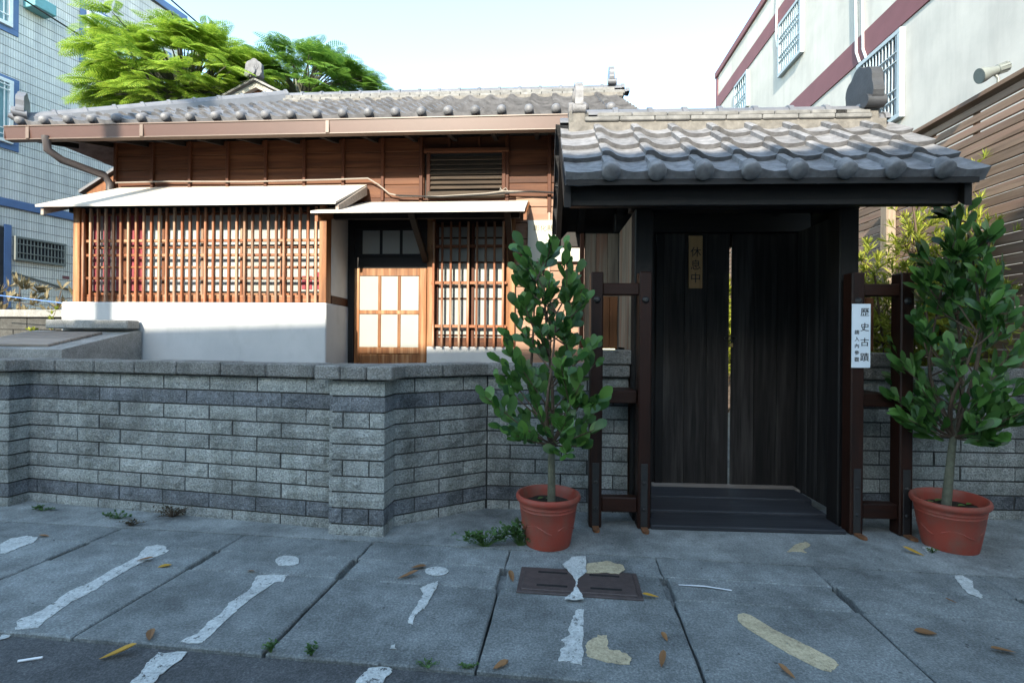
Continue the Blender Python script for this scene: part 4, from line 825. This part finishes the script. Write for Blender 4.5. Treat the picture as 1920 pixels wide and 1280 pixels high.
# across the street, behind the viewpoint: pole and the building whose roofline shades the street
UP = thing('utility_pole', 'concrete utility pole standing across the street', 'pole', (-6.68, -3.2, -.02)); MB().tube([(0, 0, 0), (0, 0, 10)], [.13, .085], 14).build('pole_shaft', 'pole_concrete', UP, True); bx('crossarm', 'lamp_grey', UP, -.8, .8, -.12, -.10, 9.2, 9.3)
OB = thing('street_building', 'three storey rendered building across the street', 'building', (0, -6.6, -.3))
bx('wall', 'white_tiles', OB, -24, 26, -8, 0, 0, 7.61, 0); bx('parapet', 'concrete', OB, -24.05, 26.05, -8.05, .05, 7.61, 7.78, .01)
for k in range(12):
    for z in (1.0, 4.2): w_ = bx('window', 'window_dark', OB, -22.5+4*k, -20.7+4*k, .0, .03, z, z+1.4, 0); bx('frame', 'bar_white', w_, -22.55+4*k, -20.65+4*k, .0, .05, z-.08, z, .003)
# ------------------------------------------------------------------ painted marks, drain cover, litter, weeds
def patch(name, mat, pts, label, cat, group=None, z=.004, rag=.005, sub=5):
    P = list(pts); Q = []; rd = random.Random(len(pts)*31+int(pts[0][0]*100))
    for i, (a, b) in enumerate(zip(P, P[1:]+P[:1])):
        for k in range(sub): t = k/sub; Q.append((a[0]+(b[0]-a[0])*t+rd.uniform(-rag, rag), a[1]+(b[1]-a[1])*t+rd.uniform(-rag, rag)))
    g = MB(); n = len(Q); g.add([(x, y, z-.0025) for x, y in Q]+[(x, y, z) for x, y in Q], [tuple(range(n, 2*n))]+[(i, (i+1) % n, n+(i+1) % n, n+i) for i in range(n)])
    bm_ = g.mesh(name, mat); o = tag(ob(name, bm_), label, cat, group)
    bm = bmesh.new(); bm.from_mesh(bm_); bmesh.ops.triangulate(bm, faces=[f for f in bm.faces if len(f.verts) > 4]); bm.to_mesh(bm_); bm.free(); return o
PM = 'worn white parking bay marks on the slabs'
patch('painted_line', 'paint_white', [(-1.99, 2.924), (-1.922, 2.852), (-1.945, 2.774), (-1.973, 2.7), (-1.977, 2.552), (-1.972, 2.415), (-1.988, 2.301), (-1.967, 2.16), (-1.945, 2.088), (-2.029, 2.079), (-2.082, 2.137), (-2.048, 2.223), (-2.084, 2.398), (-2.054, 2.483), (-2.06, 2.641), (-2.037, 2.772), (-2.094, 2.907), (-2.046, 2.938)], 'long worn white line with a rounded tip, running to the road past a yellow leaf', 'road marking', PM)
patch('painted_line', 'paint_white', [(-1.13, 2.581), (-1.126, 2.512), (-1.16, 2.5), (-1.198, 2.334), (-1.206, 2.224), (-1.211, 2.092), (-1.206, 2.006), (-1.228, 1.988), (-1.304, 2.005), (-1.265, 2.06), (-1.275, 2.151), (-1.261, 2.205), (-1.272, 2.3), (-1.242, 2.429), (-1.283, 2.572)], 'long ragged white line with a broken neck below a round dot', 'road marking', PM)
patch('painted_dot', 'paint_white', [(-1.139, 2.743), (-1.134, 2.716), (-1.144, 2.695), (-1.166, 2.682), (-1.196, 2.682), (-1.228, 2.693), (-1.256, 2.714), (-1.276, 2.74), (-1.282, 2.768), (-1.273, 2.791), (-1.251, 2.804), (-1.219, 2.805), (-1.186, 2.793), (-1.157, 2.771)], 'round white painted dot above the ragged white line', 'road marking', PM, sub=1)
patch('painted_dot', 'paint_white', [(-2.938, 2.918), (-2.97, 3.012), (-2.916, 3.055), (-2.83, 3.032), (-2.781, 2.953), (-2.795, 2.891), (-2.794, 2.804), (-2.822, 2.804)], 'white painted tongue on the slab near the left pillar', 'road marking', PM)
patch('painted_dot', 'paint_white', [(-0.322, 2.639), (-0.326, 2.616), (-0.34, 2.598), (-0.363, 2.588), (-0.389, 2.587), (-0.415, 2.597), (-0.434, 2.614), (-0.444, 2.636), (-0.442, 2.659), (-0.428, 2.678), (-0.405, 2.689), (-0.377, 2.689), (-0.351, 2.679), (-0.331, 2.661)], 'round white dot on the slab left of the drain cover', 'road marking', PM, sub=1)
patch('painted_line', 'paint_white', [(-0.356, 2.526), (-0.355, 2.482), (-0.372, 2.344), (-0.382, 2.264), (-0.407, 2.228), (-0.41, 2.136), (-0.433, 2.152), (-0.432, 2.215), (-0.421, 2.291), (-0.41, 2.393), (-0.434, 2.454), (-0.409, 2.492)], 'short ragged white stroke below the dot left of the drain cover', 'road marking', PM)
patch('painted_dot', 'paint_white', [(-0.468, 1.993), (-0.447, 1.997), (-0.44, 1.966), (-0.464, 1.969)], 'tiny square white paint chip near the road edge', 'road marking', PM, sub=2)
patch('painted_line', 'paint_white', [(0.339, 2.787), (0.418, 2.803), (0.393, 2.61), (0.341, 2.528), (0.321, 2.457), (0.34, 2.366), (0.342, 2.328), (0.249, 2.331), (0.293, 2.39), (0.321, 2.473), (0.322, 2.551), (0.299, 2.608), (0.283, 2.694)], 'white hourglass shaped paint patch across the drain cover', 'road marking', PM, z=.020)
patch('painted_line', 'paint_white', [(0.303, 2.276), (0.331, 2.272), (0.294, 2.022), (0.272, 1.879), (0.25, 1.894), (0.187, 1.903), (0.202, 1.975), (0.226, 2.003), (0.213, 2.039), (0.247, 2.076), (0.251, 2.135), (0.274, 2.197)], 'ragged upright white stroke below the drain cover', 'road marking', PM)
patch('painted_patch', 'paint_tan', [(0.41, 2.71), (0.524, 2.738), (0.599, 2.688), (0.597, 2.638), (0.556, 2.59), (0.49, 2.6), (0.394, 2.598)], 'tan paint patch over the upper edge of the drain cover', 'road marking', None, z=.020)
patch('painted_patch', 'paint_tan', [(0.309, 2.022), (0.364, 2.071), (0.4, 2.075), (0.388, 1.981), (0.435, 1.965), (0.462, 1.929), (0.45, 1.887), (0.389, 1.893), (0.302, 1.933), (0.298, 1.977)], 'tan boot shaped paint patch beside the ragged white stroke', 'road marking')
patch('painted_line', 'paint_tan', [(1.012, 2.243), (1.042, 2.253), (1.065, 2.236), (1.109, 2.129), (1.192, 2.004), (1.236, 1.924), (1.232, 1.895), (1.178, 1.855), (1.15, 1.867), (1.084, 1.961), (1.022, 2.089), (0.992, 2.159), (0.99, 2.2)], 'long tan diagonal paint bar on the slab before the gate', 'road marking', None, rag=.0015)
patch('painted_patch', 'paint_tan', [(1.594, 2.92), (1.697, 3.022), (1.79, 3.072), (1.794, 3.024), (1.709, 2.96), (1.705, 2.915), (1.661, 2.929)], 'small flaked tan paint patch on the cement before the gate', 'road marking', None, rag=.006)
patch('painted_patch', 'paint_white', [(2.442, 3.007), (2.526, 3.025), (2.477, 2.947), (2.405, 2.916)], 'small white paint patch beside the tilted pot', 'road marking', PM)
patch('painted_patch', 'paint_white', [(2.314, 2.636), (2.364, 2.643), (2.35, 2.578), (2.299, 2.51), (2.272, 2.436), (2.238, 2.405), (2.221, 2.455), (2.249, 2.531)], 'wavy white paint strip beside a dark slab joint right of the gate', 'road marking', PM)
patch('painted_line', 'paint_white', [(-1.352, 1.956), (-1.248, 1.967), (-1.243, 1.921), (-1.259, 1.827), (-1.251, 1.737), (-1.333, 1.736), (-1.337, 1.835), (-1.354, 1.893)], 'broad white line crossing the dark asphalt towards the kerb', 'road marking', PM, z=-.012)
patch('painted_line', 'paint_white', [(-0.522, 1.874), (-0.444, 1.894), (-0.429, 1.857), (-0.456, 1.789), (-0.484, 1.742), (-0.548, 1.741), (-0.545, 1.808), (-0.526, 1.855)], 'stepped white line end on the asphalt edge', 'road marking', PM, z=-.012)
patch('painted_line', 'paint_white', [(-2.081, 2.07), (-2.046, 2.079), (-2.021, 2.049), (-2.044, 2.033)], 'sliver of white paint at the asphalt edge', 'road marking', PM, z=-.012)
# iron drain cover
c_ = [(0.102, 2.71), (0.639, 2.676), (0.573, 2.332), (0.053, 2.356)]; cx, cy = sum(p[0] for p in c_)/4, sum(p[1] for p in c_)/4
dc = thing('drain_cover', 'rusty dark iron drain cover with four slots set in the slab', 'drain cover', (cx, cy, 0), -PV)
bx('frame', 'manhole_iron', dc, -.298, .298, -.135, .135, -.03, .010, .003); bx('plate', 'manhole_iron', dc, -.275, .275, -.115, .115, .0, .016, .003)
for x in (-.13, .13):
    for y in (-.07, .07): bx('slot', 'slot_dark', dc, x-.075, x+.075, y-.009, y+.009, .010, .0172, .001)
# fallen leaves
FLM = {}
for nm in ('fallen_tan', 'fallen_yellow'):
    for v_ in range(3): FLM[nm, v_] = leaf_mesh('fallen_leaf', nm, .11, .035+.008*v_, .6-.2*v_, -.25+.15*v_)
def fallen(x, y, sc, rot, col, where, z=.004):
    p = (x, y); o = ob('fallen_leaf', FLM[col, random.randrange(3)], None, (p[0], p[1], z+.004), (R(random.uniform(-8, 8)), R(random.uniform(-12, 12)), R(rot))); o.scale = (sc*.82,)*3
    tag(o, ('curled yellow' if col == 'fallen_yellow' else 'dry brown')+' fallen leaf '+where, 'leaf', 'fallen leaves on the street'); return o
for a in [(-1.55, 1.913, 1.3, -65, 'fallen_yellow', 'on the dark asphalt near a paper stick', -.016), (-1.423, 2.003, .9, 30, 'fallen_tan', 'by the road edge between two white lines'), (-1.949, 2.069, .7, 10, 'fallen_tan', 'at the end of the long worn line', -.012),
          (-2.004, 2.719, .9, -80, 'fallen_tan', 'lying across the worn white line'), (-1.783, 2.672, .8, 95, 'fallen_yellow', 'right of the worn white line tip'), (-2.768, 3.042, .8, 85, 'fallen_tan', 'near the white painted tongue'), (-1.312, 2.607, .5, 80, 'fallen_tan', 'left of the round dot'),
          (-0.564, 2.539, 1.2, -60, 'fallen_tan', 'left of the round dot by the drain cover'), (-0.521, 2.659, .9, -75, 'fallen_tan', 'just above the round dot by the drain cover'), (0.016, 2.517, 1.0, 10, 'fallen_tan', 'beside the drain cover'), (-0.059, 1.844, .8, -50, 'fallen_tan', 'at the road edge below the drain cover'),
          (0.56, 1.864, .9, -25, 'fallen_tan', 'beside the slab joint before the gate'), (0.702, 2.377, .9, 88, 'fallen_yellow', 'lying over a slab joint before the gate'), (1.77, 2.096, .9, 75, 'fallen_tan', 'on the slab below the tilted pot'), (2.347, 2.871, 1.1, 35, 'fallen_yellow', 'beside the tilted pot'),
          (1.975, 1.974, 1.0, 85, 'fallen_tan', 'on the slab at the right edge'), (0.632, 2.027, .6, 5, 'fallen_tan', 'in the slab joint before the gate'), (1.022, 1.806, .8, 20, 'fallen_tan', 'below the tan diagonal bar'), (2.075, 2.348, .5, 60, 'fallen_tan', 'near the wavy white strip')]: fallen(*a)
p = (-1.804, 1.909); tag(MB().tube([(-.035, -.012, .006), (.035, .012, .006)], .0045, 8).build('paper_stick', 'paper', None, True, (p[0], p[1], -.018)), 'small white paper stick on the asphalt', 'litter')
p = (0.955, 2.49); g = MB(); g.add([(-.12, .02, .004), (.0, .002, .008), (.12, -.03, .004), (.12, -.042, .004), (0, -.01, .008), (-.12, .012, .004)], [(0, 1, 4, 5), (1, 2, 3, 4)]); tag(g.build('paper_strip', 'paper', None, False, (p[0], p[1], .002)), 'thin white paper strip on the cement before the gate', 'litter')
# weeds
def weed(name, label, x, y, spread, n, mat, seed, ln=.02, h=.05):
    rd = random.Random(seed); p = (x, y); T = thing(name, label, 'weed', (p[0], p[1], 0)); st = MB(); g = MB()
    for i in range(n):
        a = rd.uniform(0, 6.283); r = rd.uniform(.2, 1)*spread[0]; e = Vector((r*math.cos(a), r*math.sin(a)*spread[1], h*rd.uniform(.3, 1.))); pts = [Vector((e.x*.1, e.y*.1, 0)), Vector((e.x*.5, e.y*.5, e.z*.75)), e]; st.tube(pts, [.0016, .0013, .0008], 4)
        for k in range(rd.choice((5, 7, 9))):
            q = pts[1].lerp(e, rd.random())if k % 3 else e; d = Vector((rd.uniform(-1, 1), rd.uniform(-1, 1), rd.uniform(-.1, .9))).normalized(); s = d.cross(Vector((rd.uniform(-.4, .4), rd.uniform(-.4, .4), 1))).normalized(); L = ln*rd.uniform(.6, 1.3)
            g.add([q, q+d*L*.5+s*L*.32, q+d*L, q+d*L*.5-s*L*.32], [(0, 1, 2, 3)])
    st.build('stem', 'twig' if mat != 'weed_green' else mat, T, True); g.build('foliage', mat, T)
weed('creeping_weed', 'creeping green weed sprawling at the foot of the left red pot', -0.145, 2.965, (.20, .35), 46, 'weed_green', 1, .025, .09)
weed('creeping_weed', 'taller green weed growing beside the left red pot', 0.061, 2.986, (.15, .4), 44, 'weed_green', 2, .026, .14)
weed('grass_tuft', 'small grass tuft on the road edge below a slab joint', -0.915, 1.945, (.03, .6), 16, 'weed_green', 3, .012, .04); weed('grass_tuft', 'small grass tuft at the road edge right of a slab joint', -0.754, 1.928, (.03, .6), 16, 'weed_green', 4, .012, .04)
weed('grass_tuft', 'low green weed at the wall foot near the left pillar', -3.239, 3.509, (.08, .4), 16, 'weed_green', 5, .018, .03); weed('grass_tuft', 'green weed in the slab joint before the long wall', -2.612, 3.366, (.10, .4), 20, 'weed_green', 6, .018, .04)
weed('dry_weed', 'dead brown weed lying in the slab joint before the long wall', -2.431, 3.244, (.10, .4), 22, 'weed_dry', 7, .014, .04); weed('dry_weed', 'large dead brown weed against the foot of the long wall', -2.273, 3.416, (.17, .5), 46, 'weed_dry', 8, .014, .07)
weed('grass_tuft', 'tiny moss tuft at the road edge below the dot', -0.303, 1.865, (.07, .3), 12, 'weed_green', 9, .01, .02); weed('grass_tuft', 'tiny weed where the drain slab meets the road', -0.15, 1.861, (.05, .3), 12, 'weed_green', 10, .01, .02); weed('grass_tuft', 'tiny weed beside the tilted pot', 2.442, 2.931, (.04, .4), 10, 'weed_green', 12, .012, .03)
